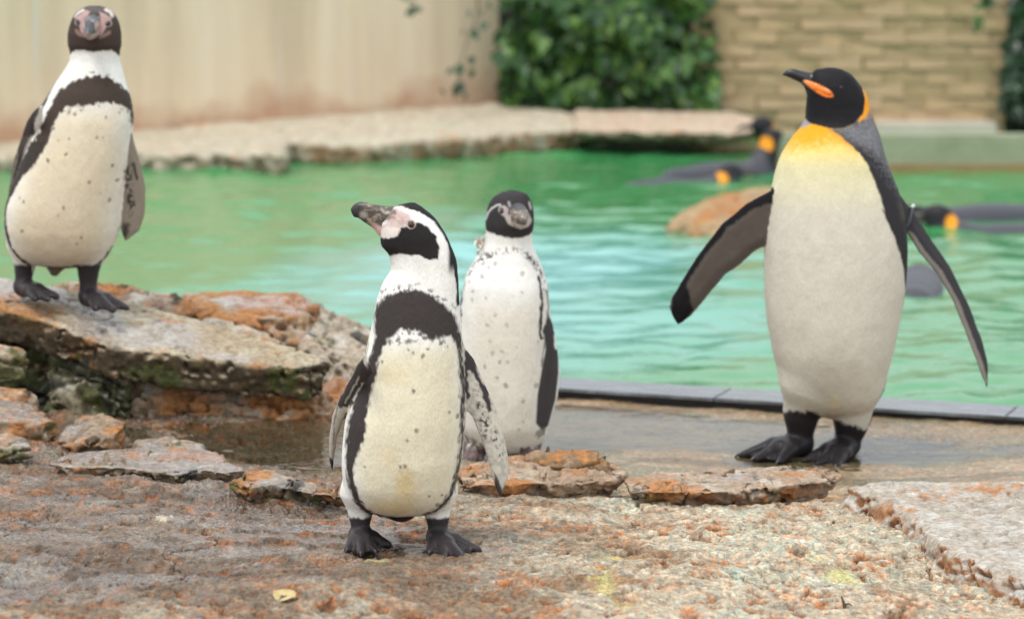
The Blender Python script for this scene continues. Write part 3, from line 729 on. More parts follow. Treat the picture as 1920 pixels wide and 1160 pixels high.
# plastered wall on the left
m, nt, b = new_mat('plaster')
n = tex_noise(nt, 2.2, 5, 0.6, stretch=(1.6, 1.6, 0.16))
r = ramp(nt, n.outputs['Fac'], [(0.30, (0.58, 0.47, 0.33)), (0.5, (0.72, 0.59, 0.42)), (0.72, (0.78, 0.68, 0.52))])
n2 = tex_noise(nt, 6.5, 3, 0.5, stretch=(2.5, 2.5, 0.10))
r2 = ramp(nt, n2.outputs['Fac'], [(0.62, (0, 0, 0)), (0.72, (1, 1, 1))])
c1 = mixc(nt, r.outputs[0], (0.64, 0.62, 0.56), r2.outputs[0])
tc = nd(nt, 'ShaderNodeTexCoord'); sx = nd(nt, 'ShaderNodeSeparateXYZ'); nt.links.new(tc.outputs['Object'], sx.inputs[0])
n3 = tex_noise(nt, 3.0, 4, 0.6)
ad = nd(nt, 'ShaderNodeMath', operation='MULTIPLY_ADD'); nt.links.new(n3.outputs['Fac'], ad.inputs[0]); ad.inputs[1].default_value = -0.55; nt.links.new(sx.outputs[2], ad.inputs[2])
r3 = ramp(nt, ad.outputs[0], [(0.0, (0.75,) * 3), (0.08, (0, 0, 0))]); r3.color_ramp.elements[0].position = 0.0
mr = nd(nt, 'ShaderNodeMapRange'); nt.links.new(ad.outputs[0], mr.inputs[0]); mr.inputs[1].default_value = -0.32; mr.inputs[2].default_value = -0.12; mr.inputs[3].default_value = 0.75; mr.inputs[4].default_value = 0.0
c2 = mixc(nt, c1, (0.44, 0.22, 0.13), mr.outputs[0])
nt.links.new(c2, b.inputs['Base Color']); b.inputs['Roughness'].default_value = 0.9
add_bump(nt, b, tex_noise(nt, 14, 5).outputs['Fac'], 0.3, 0.01)
M['plaster'] = m
wa, wb = G(-400, 268, 0.10), G(938, 191, 0.10)
wl = math.hypot(*(wb - wa)[:2])
wall = box('plastered_wall', (0, 0, -0.7), (wl, 0.28, 1.15), M['plaster'], bev=0.012)
wall.location = (wa[0], wa[1], 0.10); wall.rotation_euler.z = math.atan2(wb[1] - wa[1], wb[0] - wa[0])
tag(wall, 'smooth beige plastered wall with pale streaks and rusty stains at its foot', 'wall')

# brick wall
bw0, bw1 = P(1300, 225, 16.45), P(1884, 225, 16.45)
M['mortar'] = stone_mat('mortar', (0.30, 0.23, 0.13), (0.38, 0.29, 0.17))
BR = []
for i, (c1_, c2_) in enumerate((((0.40, 0.285, 0.155), (0.49, 0.355, 0.20)), ((0.44, 0.30, 0.17), (0.52, 0.37, 0.225)), ((0.35, 0.255, 0.13), (0.44, 0.325, 0.18)))):
    BR.append(stone_mat('brick_%d' % i, c1_, c2_, 6))
bw = empty('brick_wall', (bw0[0], 16.45, 0.0)); tag(bw, 'tan brick wall in long low courses beside the ivy', 'wall')
W_ = bw1[0] - bw0[0]
box('mortar', (0.004, 0.001, -0.6), (W_ - 0.004, 0.3, 0.92), M['mortar'], bw)
import bmesh
rnd = random.Random(4)
bricks = []
for i in range(6):
    bm = bmesh.new(); bmesh.ops.create_cube(bm, size=1)
    for v in bm.verts: v.co = Vector((v.co.x * 0.225 + rnd.uniform(-.012, .012), v.co.y * 0.06 + rnd.uniform(-.010, .010), v.co.z * 0.064 + rnd.uniform(-.008, .008)))
    me = bpy.data.meshes.new('brick'); bm.to_mesh(me); bm.free(); me.materials.append(BR[i % 3]); bricks.append(me)
row = 0
z = -0.12
while z < 0.85:
    x = -0.12 if row % 2 else 0.0
    while x < W_ - 0.02:
        a, c = max(x, 0), min(x + 0.225, W_)
        if c - a > 0.05:
            o = bpy.data.objects.new('brick', bricks[rnd.randrange(6)]); COL.objects.link(o); o.parent = bw
            o.location = ((a + c) / 2, 0.022 + rnd.uniform(-0.007, 0.004), z + 0.031); o.scale.x = (c - a) / 0.225
        x += 0.237
    z += 0.074; row += 1
# plinth and kerb on the far right
M['plinth'] = stone_mat('plinth_stone', (0.48, 0.43, 0.35), (0.58, 0.53, 0.45))
q0, q1 = P(1640, 240, 16.3), P(1868, 240, 16.3)
pl = box('stone_plinth', (q0[0], 16.26, -0.5), (q1[0], 16.44, P(1700, 231, 16.26)[2]), M['plinth'], bev=0.01); tag(pl, 'pale stone plinth along the foot of the brick wall', 'plinth')
M['kerb'] = stone_mat('algae_concrete', (0.23, 0.26, 0.16), (0.34, 0.36, 0.25), 5)
kt = P(1700, 254, 14.3)[2]
kb = box('pool_kerb', (P(1440, 300, 14.3)[0], 14.3, -0.6), (P(2600, 300, 14.3)[0], 14.46, kt), M['kerb'], bev=0.02); tag(kb, 'greenish concrete kerb at the far side of the pool', 'kerb')
M['slime'] = stone_mat('waterline_stain', (0.26, 0.17, 0.07), (0.34, 0.24, 0.12), 7)
kb2 = box('waterline', (P(1440, 300, 14.3)[0] + 0.01, 14.285, -0.3), (P(2600, 300, 14.3)[0] - 0.01, 14.31, WZ + 0.035), M['slime'], kb)

# ------------------------------------------------------------------ plants
def leaf_mat(name, c1, c2, c3):
    m, nt, b = new_mat(name)
    g = nd(nt, 'ShaderNodeNewGeometry')
    r = ramp(nt, g.outputs['Random Per Island'], [(0.0, c1), (0.55, c2), (1.0, c3)])
    nt.links.new(r.outputs[0], b.inputs['Base Color'])
    b.inputs['Roughness'].default_value = 0.38
    b.inputs['Subsurface Weight'].default_value = 0.0
    return m
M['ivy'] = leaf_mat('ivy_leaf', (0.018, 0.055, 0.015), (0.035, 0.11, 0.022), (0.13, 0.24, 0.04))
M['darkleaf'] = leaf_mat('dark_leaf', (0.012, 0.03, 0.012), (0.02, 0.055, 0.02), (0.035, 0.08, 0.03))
m, nt, b = new_mat('bark'); n = tex_noise(nt, 30, 4); r = ramp(nt, n.outputs['Fac'], [(0.3, (0.05, 0.035, 0.02)), (0.7, (0.12, 0.09, 0.06))]); nt.links.new(r.outputs[0], b.inputs['Base Color']); b.inputs['Roughness'].default_value = 0.9
M['bark'] = m
def leaves(name, C, size, mat, parent, seed, face=(0, -1, 0.45), spread=0.9):
    """C: (n,3) leaf positions; each leaf a folded five-pointed blade of six triangles"""
    rg = np.random.RandomState(seed); n = len(C)
    N = np.array(face) + rg.normal(0, spread * 0.55, (n, 3)); N /= np.linalg.norm(N, axis=1, keepdims=True)
    D = np.array([0, -0.15, -1.0]) + rg.normal(0, 0.55, (n, 3)); D -= N * (D * N).sum(1, keepdims=True); D /= np.linalg.norm(D, axis=1, keepdims=True)
    S = np.cross(D, N); s = (size * rg.uniform(0.6, 1.35, n))[:, None]
    shp = [(0, -0.5, 0), (-0.42, -0.28, .10), (-0.30, 0.12, .08), (0, 0.62, -.06), (0.30, 0.12, .08), (0.42, -0.28, .10)]
    V = np.stack([C + (S * a + D * b_ + N * c) * s for a, b_, c in shp], 1).reshape(-1, 3)
    base = (np.arange(n) * 6)[:, None]
    Fq = np.concatenate([base + np.array([[0, 1, 2]]), base + np.array([[0, 2, 3]]), base + np.array([[0, 3, 4]]), base + np.array([[0, 4, 5]])])
    o = mesh_obj(name, V, Fq, mat, parent, smooth=False); o['kind'] = 'stuff'
    return o
def tube(name, pts, r, mat, parent=None, seg=6, r2=None):
    pts = np.array(pts, float); n = len(pts); r2 = r if r2 is None else r2
    V = []
    for i in range(n):
        d = pts[min(i + 1, n - 1)] - pts[max(i - 1, 0)]; d /= np.linalg.norm(d) + 1e-9
        a = np.cross(d, (0.3, 1, 0.2)); a /= np.linalg.norm(a) + 1e-9; b_ = np.cross(d, a)
        rr = r + (r2 - r) * i / (n - 1)
        for k in range(seg):
            t_ = 2 * math.pi * k / seg; V.append(pts[i] + rr * (a * math.cos(t_) + b_ * math.sin(t_)))
    Fq = [(i * seg + k, i * seg + (k + 1) % seg, (i + 1) * seg + (k + 1) % seg, (i + 1) * seg + k) for i in range(n - 1) for k in range(seg)]
    return mesh_obj(name, V, np.array(Fq)[:, ::-1], mat, parent)
rg = np.random.RandomState(12)
ia, ib = P(940, 200, 16.7), P(1338, 200, 16.3)
ivy = empty('ivy', ((ia[0] + ib[0]) / 2, 16.5, 0.08)); tag(ivy, 'thick green ivy hanging down between the plastered and brick walls', 'ivy')
n = 4000
tx = rg.uniform(0, 1, n); hz = rg.uniform(0, 1, n) ** 0.9
X = ia[0] + (ib[0] - ia[0]) * tx; Y = 16.75 + (16.35 - 16.75) * tx
clump = fbm2(X * 5.5, hz * 9, 301, 3)
Y = Y - 0.16 * clump * 1.6 - 0.16 * rg.uniform(0, 1, n) + 0.12
Z = 0.06 + hz * 0.86
Xj = X + 0.05 * fbm2(hz * 14, X * 2, 303, 2)
okm = (rg.uniform(0, 1, n) < 0.55 + 0.9 * clump)
C = np.stack([Xj, Y, Z], 1)[okm] - np.array(ivy.location)
leaves('foliage', C, 0.085, M['ivy'], ivy, 3)
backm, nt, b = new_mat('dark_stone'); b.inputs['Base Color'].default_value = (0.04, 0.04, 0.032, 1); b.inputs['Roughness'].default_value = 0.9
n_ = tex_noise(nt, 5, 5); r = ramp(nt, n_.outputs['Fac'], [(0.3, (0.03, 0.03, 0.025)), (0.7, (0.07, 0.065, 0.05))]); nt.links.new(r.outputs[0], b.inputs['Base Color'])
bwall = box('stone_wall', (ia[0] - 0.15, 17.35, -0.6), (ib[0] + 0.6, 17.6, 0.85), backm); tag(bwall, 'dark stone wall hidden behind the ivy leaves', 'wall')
for k in range(7):
    t0 = rg.uniform(0.05, 0.95); x_ = ia[0] + (ib[0] - ia[0]) * t0; y_ = 16.75 - 0.40 * t0 + 0.12
    pts = [(x_ + 0.05 * math.sin(q * 2 + k), y_ + 0.03 * math.cos(q * 3), 0.02 + 0.13 * q) for q in range(7)]
    tube('stem', np.array(pts) - np.array(ivy.location), 0.012, M['bark'], ivy, r2=0.005)
def vine(label, top, length, n, size, mat, seed, sway=0.05, wid=0.05, cat='vine'):
    e = empty('hanging_vine', top); tag(e, label, cat)
    rg = np.random.RandomState(seed); q = np.linspace(0, 1, 9)
    pts = np.stack([sway * np.sin(q * 5 + seed), -0.03 * np.sin(q * 4), -length * q], 1)
    tube('stem', pts, 0.006, M['bark'], e, r2=0.002)
    i = rg.randint(1, 9, n); C = pts[i] + rg.normal(0, 1, (n, 3)) * np.array([wid, 0.04, 0.05])
    leaves('foliage', C, size, mat, e, seed)
v1 = P(880, -30, 16.2); vine('thin leafy vine trailing down the end of the plastered wall', v1, 0.60, 17, 0.055, M['darkleaf'], 7)
v2 = P(762, -55, 15.6); vine('short vine tip hanging over the middle of the plastered wall', v2, 0.20, 14, 0.05, M['darkleaf'], 9, 0.02, 0.03)
v3 = P(1846, -60, 16.2); vine('leafy sprig drooping in front of the brick wall', v3, 0.30, 16, 0.06, M['ivy'], 11, 0.03, 0.03)
hd0, hd1 = P(1882, 240, 16.4), P(2500, 240, 16.2)
hedge = empty('evergreen_hedge', ((hd0[0] + hd1[0]) / 2, 16.5, 0.08)); tag(hedge, 'dark evergreen hedge past the end of the brick wall', 'hedge')
n = 3900
C = np.stack([rg.uniform(hd0[0], hd1[0], n), 16.3 + 0.55 * rg.uniform(0, 1, n) ** 1.5, 0.06 + 0.95 * rg.uniform(0, 1, n)], 1)
C[:, 0] += 0.03 * fbm2(C[:, 2] * 8, C[:, 1] * 8, 5, 2)
leaves('foliage', C - np.array(hedge.location), 0.075, M['darkleaf'], hedge, 21)
for k in range(6):
    x_ = hd0[0] + 0.12 + k * 0.28
    tube('trunk', np.array([(x_ + 0.03 * math.sin(q * 2 + k), 16.6, 0.0 + 0.15 * q) for q in range(6)]) - np.array(hedge.location), 0.022, M['bark'], hedge, r2=0.008)
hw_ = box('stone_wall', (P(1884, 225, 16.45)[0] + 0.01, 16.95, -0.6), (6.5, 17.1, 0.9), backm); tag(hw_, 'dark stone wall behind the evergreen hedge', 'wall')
# ------------------------------------------------------------------ penguins
BLACK, WHITE = np.array([0.020, 0.017, 0.018]), np.array([0.80, 0.785, 0.74])
Z1 = lambda pts: [(580 + a / 2.9, 350 + b_ / 2.9) for a, b_ in pts]
Z2 = lambda pts: [(580 + a / 2.762, 650 + b_ / 2.762) for a, b_ in pts]
Z3 = lambda pts: [(a / 3.625, b_ / 3.625) for a, b_ in pts]
Z4 = lambda pts: [(a / 3.222, 260 + b_ / 3.222) for a, b_ in pts]
Z5 = lambda pts: [(1400 + a / 3.866, 100 + b_ / 3.866) for a, b_ in pts]
Z6 = lambda pts: [(1230 + a / 1.934, 300 + b_ / 1.934) for a, b_ in pts]
Z8 = lambda pts: [(840 + a / 5.27, 340 + b_ / 5.27) for a, b_ in pts]

class Bird:
    def __init__(s, key, name, label, group, h, lo, hi):
        s.u0, s.v0, s.Y0 = BASE[key]; s.base = BP[key]
        a, b_ = P(s.u0 - 300, s.v0, s.Y0), P(s.u0 + 300, s.v0, s.Y0); s.s = 600 / (b_[0] - a[0])
        s.root = empty(name, s.base); tag(s.root, label, 'penguin', group)
        s.F = Field(lo, hi, h); s.h = h; s.cl = []
    def l(s, u, v, dy=0.0):           # measured point -> local metres (plane of the bird, dy behind it)
        q = P(u, v, s.Y0) - s.base; q[1] += dy
        return q
    def torso(s, sec, k=0.012, pw=2.15):
        rows = sorted(((s.l(0, r[0])[2],) + tuple(r[1:]) for r in sec))
        zs = [r[0] for r in rows]; sc = s.s
        px = lambda u, z: (u - s.u0) / sc + s.base[0] * 0
        cx = []; a = []
        for (v, *r), z in zip(sorted(((q[0],) + tuple(q[1:]) for q in sec), key=lambda q: -q[0]), zs):
            L_, R_ = s.l(r[0], v)[0], s.l(r[1], v)[0]
            cx.append((L_ + R_) / 2); a.append((R_ - L_) / 2)
        bf = [r[3] for r in rows]; bb = [r[4] for r in rows]; cy = [r[5] if len(r) > 5 else 0 for r in rows]
        s.F.loft(zs, cx, a, cy, bf, bb, k, pw)
    def blade(s, poly, ax=0.0, az=0.0, y0=0.0, th=0.006, curve=0.0, ref=None):
        p = [tuple(s.l(u, v)[[0, 2]]) for u, v in poly]
        A = np.array(p); c = A.mean(0) if ref is None else s.l(*ref)[[0, 2]]
        # middle line of the blade as function of height
        fy = lambda x, z: y0 + ax * (x - c[0]) + az * (z - c[1]) + curve * (z - c[1]) ** 2
        s.F.sheet(p, fy, lambda x, z, d: np.clip(0.0035 - d * 0.35, 0.0035, th), 0.008, sl_xz=(ax, az))
    def leg(s, pts, radii, k=0.012):
        for (p, q), (r1, r2) in zip(zip(pts, pts[1:]), zip(radii, radii[1:])):
            s.F.cone(s.l(*p), s.l(*q), r1, r2, k)
    def foot(s, ank, tips, vg, r=0.011, rt=0.006, claw=0.014):
        """ank: (u,v,dy) of the ankle; tips: (u,v) of toe ends on the ground; vg: (u, v) where this foot stands"""
        zg = P(vg[0], vg[1], s.Y0)[2]
        a = s.l(*ank)
        T = [G(u, v, zg + rt * 0.6) - s.base for u, v in tips]
        K = []
        for t in T:
            kn = a * 0.55 + t * 0.45; kn[2] = zg - s.base[2] + r * 1.25
            s.F.cone(a, kn, r * 1.35, r * 1.05, 0.010); s.F.cone(kn, t, r, rt, 0.006)
            d = t - kn; d[2] = 0; d /= np.linalg.norm(d) + 1e-9
            c1 = t + d * claw * 0.6 + np.array([0, 0, 0.002]); c2 = t + d * claw + np.array([0, 0, -rt * 0.5])
            s.cl.append((t + np.array([0, 0, rt * .35]) - d * rt * .3, c1 + np.array([0, 0, rt * .35]), c2 + np.array([0, 0, -rt * .2]), rt))
            K.append((kn, t))
        for (k1, t1), (k2, t2) in zip(K, K[1:]):
            for f in (0.2, 0.4, 0.6, 0.8):
                m_ = (k1 * (1 - f) + k2 * f); e = t1 * (1 - f) + t2 * f; e = m_ + (e - m_) * 0.82
                m_ = m_ + np.array([0, 0, -r * 0.55]); e = e + np.array([0, 0, -rt * 0.35])
                s.F.cone(m_, e, r * 0.45, rt * 0.4, 0.003)
        s.F.cone(a, np.array([a[0], a[1] + 0.012, zg - s.base[2] + r]), r * 1.3, r * 1.1, 0.012)
    def build(s, smooth=3):
        s.V, s.Q = s.F.mesh(smooth); s.N = normals(s.V, s.Q); s.F = None
        s.V = s.V + s.N * (0.0016 * fbm3(s.V * np.array([34, 34, 20]), 17, 3))[:, None]
        w = s.V + s.base
        # orthographic (along the depth axis) design coordinates
        depth = _c * s.Y0 + _s * (CAM_H - w[:, 2])
        s.u = 960 + F_PX * w[:, 0] / depth
        s.v = 580 - F_PX * (_s * s.Y0 + _c * (w[:, 2] - CAM_H)) / depth
        p = s.V
        j1 = vn3(p * 110, 3) * 0.7 + vn3(p * np.array([300, 300, 130]), 5) * 0.45
        j2 = vn3(p * 110, 7) * 0.7 + vn3(p * np.array([330, 330, 90]), 9) * 0.6
        s.ju, s.jv = j1, j2
        s.front = sstep(0.35, 0.1, s.N[:, 1])
        s.C = np.tile(WHITE, (len(p), 1)); s.R = np.full(len(p), 0.72)
    def paint(s, poly, col, soft=2.0, jit=3.0, f=1.0, side='front', rough=None):
        u, v = s.u + s.ju * jit, s.v + s.jv * jit
        d = polysdf(u, v, poly)
        m_ = sstep(soft, -soft, d) * f
        if side == 'front': m_ = m_ * s.front
        elif side == 'back': m_ = m_ * (1 - s.front)
        s.C = L(s.C, col, m_)
        if rough is not None: s.R = s.R + (rough - s.R) * m_
    def stroke(s, pts, w, col, soft=1.5, jit=2.0, f=1.0):
        d = linedist(s.u + s.ju * jit, s.v + s.jv * jit, pts) - w
        s.C = L(s.C, col, sstep(soft, -soft, d) * f * s.front)
    def spots(s, pts, col=(0.13, 0.115, 0.10), r=4.5, f=0.75):
        for i, (u, v) in enumerate(pts):
            rr = r * (0.7 + 0.6 * ((i * 37 % 11) / 10))
            d = np.hypot(s.u + s.ju * 2.5 - u, (s.v + s.jv * 2.5 - v) * 0.85)
            s.C = L(s.C, col, sstep(rr, rr * 0.35, d) * f * s.front)
    def where(s, m_, col, rough=None):
        s.C = L(s.C, col, m_)
        if rough is not None: s.R = s.R + (rough - s.R) * m_
    def speck(s, poly, col, thr=0.1, sc=200, soft=6, f=1.0):
        d = polysdf(s.u, s.v, poly); n_ = vn3(s.V * sc, 77) + 0.5 * vn3(s.V * sc * 2, 78)
        s.C = L(s.C, col, sstep(soft, -soft, d) * sstep(thr - 0.05, thr + 0.35, n_) * s.front * f)
    def finish(s):
        # soft mottling of the feather tracts
        mt = 1 + 0.05 * fbm3(s.V * 30, 13, 3) + 0.05 * s.ju
        s.C = np.clip(s.C * mt[:, None], 0.004, 0.95)
        for a, b_, c, rt in s.cl:
            q = np.linspace(0, 1, 6)[:, None]
            tube('claw', a * (1 - q) ** 2 + 2 * b_ * q * (1 - q) + c * q * q, rt * 0.62, M['claw'], s.root, 8, 0.0008)
        s.body = mesh_obj('body', s.V, s.Q, M['plumage'], s.root, np.concatenate([s.C, np.clip(s.R, .1, .95)[:, None]], 1))
    def surf(s, u, v, side=-1):
        d = np.hypot(s.u - u, s.v - v); m_ = np.where(d < max(3.0, d.min() + 1))[0]
        i = m_[np.argmin(s.V[m_, 1])] if side < 0 else m_[np.argmax(s.V[m_, 1])]
        return s.V[i].copy(), s.N[i].copy()
    def eye(s, u, v, r, iris=(0.10, 0.045, 0.03), look=None, both=True, sink=0.45):
        for sd in ((-1, 1) if both else (-1,)):
            p, n_ = s.surf(u, v, sd)
            o_ = p - n_ * r * sink
            f = Field((-r * 1.4,) * 3, (r * 1.4,) * 3, r / 8); f.ell((0, 0, 0), (r, r, r), 0)
            V, Q = f.mesh(1)
            c = (V / np.linalg.norm(V, axis=1, keepdims=True)) @ (n_ if look is None else np.array(look))
            C = np.tile(np.array(iris), (len(V), 1)); C = L(C, (0.004, 0.004, 0.004), sstep(0.72, 0.8, c)); C = L(C, (0.02, 0.017, 0.016), sstep(0.3, 0.2, c))
            mesh_obj('eye', V, Q, M['eye'], s.root, np.concatenate([C, np.full((len(V), 1), 0.06)], 1), loc=o_)
    def bill(s, prims, h, paint, poly=None, th=0.011, k0=0.55):
        pts = np.array([q for a in prims for q in (s.l(*a[0]), s.l(*a[1]))] + ([s.l(*q) for q in poly] if poly else []))
        f = Field(pts.min(0) - 0.03, pts.max(0) + 0.03, h)
        for a in prims: f.cone(s.l(*a[0]), s.l(*a[1]), a[2], a[3], a[4] if len(a) > 4 else 0.004)
        if poly:
            f.sheet([tuple(s.l(*q)[[0, 2]]) for q in poly], lambda x, z: 0 * x + 0 * z, lambda x, z, d: np.clip(0.0022 + np.sqrt(np.maximum(-d, 0)) * 0.115 * k0, 0.0022, th) * (0.42 + 0.58 * np.clip((x - s.l(*poly[7])[0]) / 0.055, 0, 1)) + 0 * z, 0.003, -0.06, 0.06)
        V, Q = f.mesh(2); N = normals(V, Q); w = V + s.base
        depth = _c * s.Y0 + _s * (CAM_H - w[:, 2])
        u = 960 + F_PX * w[:, 0] / depth; v = 580 - F_PX * (_s * s.Y0 + _c * (w[:, 2] - CAM_H)) / depth
        C, R = paint(V, N, u, v)
        mesh_obj('bill', V, Q, M['horn'], s.root, np.concatenate([np.clip(C, 0.004, .9), R[:, None]], 1))

FOOT = np.array([0.040, 0.034, 0.036])
m, nt, b = new_mat('claw_horn'); n = tex_noise(nt, 200, 3); r = ramp(nt, n.outputs['Fac'], [(0.3, (0.012, 0.011, 0.011)), (0.7, (0.05, 0.045, 0.04))]); nt.links.new(r.outputs[0], b.inputs['Base Color']); b.inputs['Roughness'].default_value = 0.25
M['claw'] = m
# ================= the front penguin
A = Bird('A', 'humboldt_penguin', 'banded black and white penguin with raised bill standing on pebbly rock', 'banded penguins on the rocks', 0.0023, (-0.20, -0.20, -0.02), (0.20, 0.22, 0.66))
A.torso([(381.5, 762, 782, .006, .006, 0), (384, 748, 787, .014, .014, 0), (389, 737, 794, .022, .022, 0), (395, 728, 801, .028, .028, 0), (410, 716, 816, .035, .035, 0), (425, 713, 826, .039, .039, 0), (443, 713, 838, .042, .042, 0), (460, 715, 846, .043, .043, 0),
         (478, 729, 853, .044, .044, 0), (500, 733, 857, .046, .048, 0), (530, 718, 859, .053, .055, 0), (560, 707, 861, .062, .062, 0), (600, 699, 864, .072, .068, 0), (640, 690, 867, .080, .074, 0),
         (700, 673, 871, .090, .080, 0), (750, 658, 873, .097, .086, 0), (800, 646, 872, .102, .092, 0), (850, 641, 867, .102, .096, 0), (900, 644, 858, .096, .094, 0), (930, 652, 850, .086, .086, 0.004),
         (948, 666, 838, .072, .074, 0.008), (960, 690, 818, .052, .056, 0.012), (967, 725, 785, .02, .03, 0.015)])
LF_A = [(690, 640), (683, 652), (665, 692), (638, 742), (620, 786), (611, 831), (607, 867), (607, 896), (613, 918), (618, 888), (628, 833), (646, 780), (664, 742), (690, 706), (705, 680)]
RF_A = [(862, 640), (888, 672), (906, 711), (928, 758), (943, 806), (952, 853), (952, 896), (938, 929), (926, 903), (917, 867), (909, 842), (899, 813), (886, 781), (872, 762), (858, 720)]
A.blade(LF_A, ax=-1.1, y0=0.01, th=0.007, ref=(650, 760), az=-0.75)
A.blade(RF_A, ax=0.25, y0=-0.005, th=0.008, ref=(905, 770), az=0.10)
A.leg([(672, 925, .0), (676, 965, .0), (676, 1000, -.005)], [.034, .0185, .0165])
A.leg([(820, 925, .0), (820, 965, .0), (821, 1002, -.005)], [.036, .0195, .0175])
A.foot((676, 1004, 0), [(652, 1030), (676, 1036), (702, 1033), (728, 1021)], (690, 1020), 0.012, 0.007, 0.010)
A.foot((821, 1006, 0), [(806, 1034), (836, 1040), (866, 1044), (896, 1030)], (825, 1022), 0.012, 0.007, 0.010)
A.F.cone(A.l(745, 945, .05), A.l(712, 976, .10), .045, .012, 0.02); A.F.cone(A.l(712, 976, .10), A.l(700, 985, .13), .012, .006, .01)
A.build()
u, v = A.u, A.v
back = sstep(0.15, 0.45, A.N[:, 1] + 0.06 * A.ju)
A.where(back * sstep(470, 500, v), BLACK)
# belly, cream with yellow staining
bel = [(712, 640), (860, 640), (866, 760), (862, 880), (830, 950), (740, 965), (690, 940), (668, 860), (690, 740)]
A.paint(bel, (0.72, 0.665, 0.50), 25, 4)
for (su, sv, r1, r2, f) in ((765, 890, 26, 40, .6), (740, 935, 50, 22, .45), (735, 840, 22, 26, .25), (745, 690, 45, 25, .2)):
    d = np.hypot((u - su) / r1, (v - sv) / r2) + 0.25 * A.jv
    A.where(sstep(1.2, 0.2, d) * f * A.front, (0.62, 0.45, 0.16))
band = Z1([(365, 640), (400, 596), (460, 556), (520, 545), (600, 535), (680, 570), (740, 620), (800, 690), (822, 760), (834, 850), (840, 950)]) + \
    Z2([(807, 100), (808, 250), (804, 400), (793, 550), (772, 680), (732, 772), (660, 835), (590, 856), (590, 838), (650, 816), (700, 768), (738, 700), (764, 600), (780, 480), (784, 350), (783, 200), (777, 50)]) + \
    Z1([(812, 870), (800, 825), (770, 792), (700, 792), (675, 815), (640, 770), (560, 742), (500, 752), (440, 790), (410, 840), (385, 920)]) + \
    Z2([(352, 133), (335, 200), (310, 320), (295, 430), (260, 520), (238, 600), (247, 680), (282, 770), (345, 838), (420, 856), (310, 858), (250, 790), (215, 710), (193, 600), (197, 480), (207, 380), (242, 250), (288, 130), (312, 50)]) + \
    Z1([(355, 860), (358, 780), (354, 700)])
A.paint(band, (0.047, 0.038, 0.036), 4.0, 4.5)
A.speck(Z1([(360, 560), (480, 520), (600, 505), (720, 560), (800, 650), (700, 600), (560, 560), (400, 620)]), (0.06, 0.05, 0.05), 0.2, 170, 6, 0.8)
A.speck(Z1([(420, 780), (560, 740), (700, 780), (800, 850), (640, 830), (560, 800), (440, 850)]), (0.06, 0.05, 0.05), 0.2, 160, 6, 0.8)
A.spots(Z1([(545, 850), (572, 865), (622, 880), (655, 850), (575, 1062), (548, 805), (405, 915)]) + Z2([(545, 185), (568, 378), (730, 305), (770, 330), (302, 572), (480, 568), (505, 560), (632, 730), (515, 430), (665, 785), (690, 730)]), r=4.6)
# head
capA = Z1([(425, 122), (430, 70), (560, 50), (690, 90), (790, 210), (840, 400), (840, 640), (800, 640), (799, 560), (793, 470), (782, 390), (758, 315), (728, 250), (680, 186), (610, 135), (540, 110), (480, 104)])
A.paint(capA, BLACK, 1.2, 1.6, side='all')
A.where(sstep(0.30, 0.6, A.N[:, 0] * 0.9 + 0 * A.N[:, 1]) * sstep(398, 410, v) * sstep(520, 490, v) * sstep(838, 846, u), BLACK)
pinkA = Z1([(440, 112), (475, 104), (515, 108), (545, 140), (565, 172), (530, 196), (506, 222), (484, 252), (425, 272), (380, 268), (340, 222), (420, 195)])
A.paint(pinkA, (0.58, 0.46, 0.43), 3.0, 2.5, side='all')
A.paint(Z1([(415, 108), (455, 112), (482, 135), (470, 165), (430, 182), (400, 180)]), (0.13, 0.10, 0.085), 3.5, 3, .85, side='all')
A.paint(Z1([(470, 108), (515, 104), (600, 140), (560, 150), (520, 130)]), (0.74, 0.68, 0.64), 2.5, 1.5, side='all')
A.speck(Z1([(430, 120), (500, 130), (540, 180), (480, 200), (420, 190)]), (0.40, 0.27, 0.25), 0.15, 230, 5, .6)
A.paint(Z1([(425, 205), (500, 215), (484, 252), (425, 272), (380, 268), (360, 240)]), (0.74, 0.67, 0.62), 3, 1.5, side='all')
faceA = Z1([(500, 214), (530, 205), (560, 214), (590, 182), (645, 206), (690, 260), (710, 320), (706, 378), (660, 384), (600, 358), (540, 352), (480, 358), (430, 370), (385, 345), (372, 300), (388, 274), (430, 272), (484, 252)])
A.paint(faceA, BLACK, 1.4, 2.0, side='all')
for pts, wd in ((Z1([(455, 150), (500, 150), (520, 180)]), 2.0),):
    A.stroke(pts, wd, (0.55, 0.36, 0.33), 2, 1, 0.6)
d = np.hypot(u - 771.8, v - 416.2)
A.where(sstep(9.5, 8.0, d), (0.45, 0.36, 0.33))
A.where(sstep(6.5, 5.5, d), (0.02, 0.015, 0.015))
# legs, feet
lg = sstep(964, 970, v + 3 * A.jv)
A.where(lg, FOOT, 0.30)
A.where(sstep(952, 966, v + 4 * A.jv) * sstep(685, 700, u) * sstep(750, 735, u), BLACK)
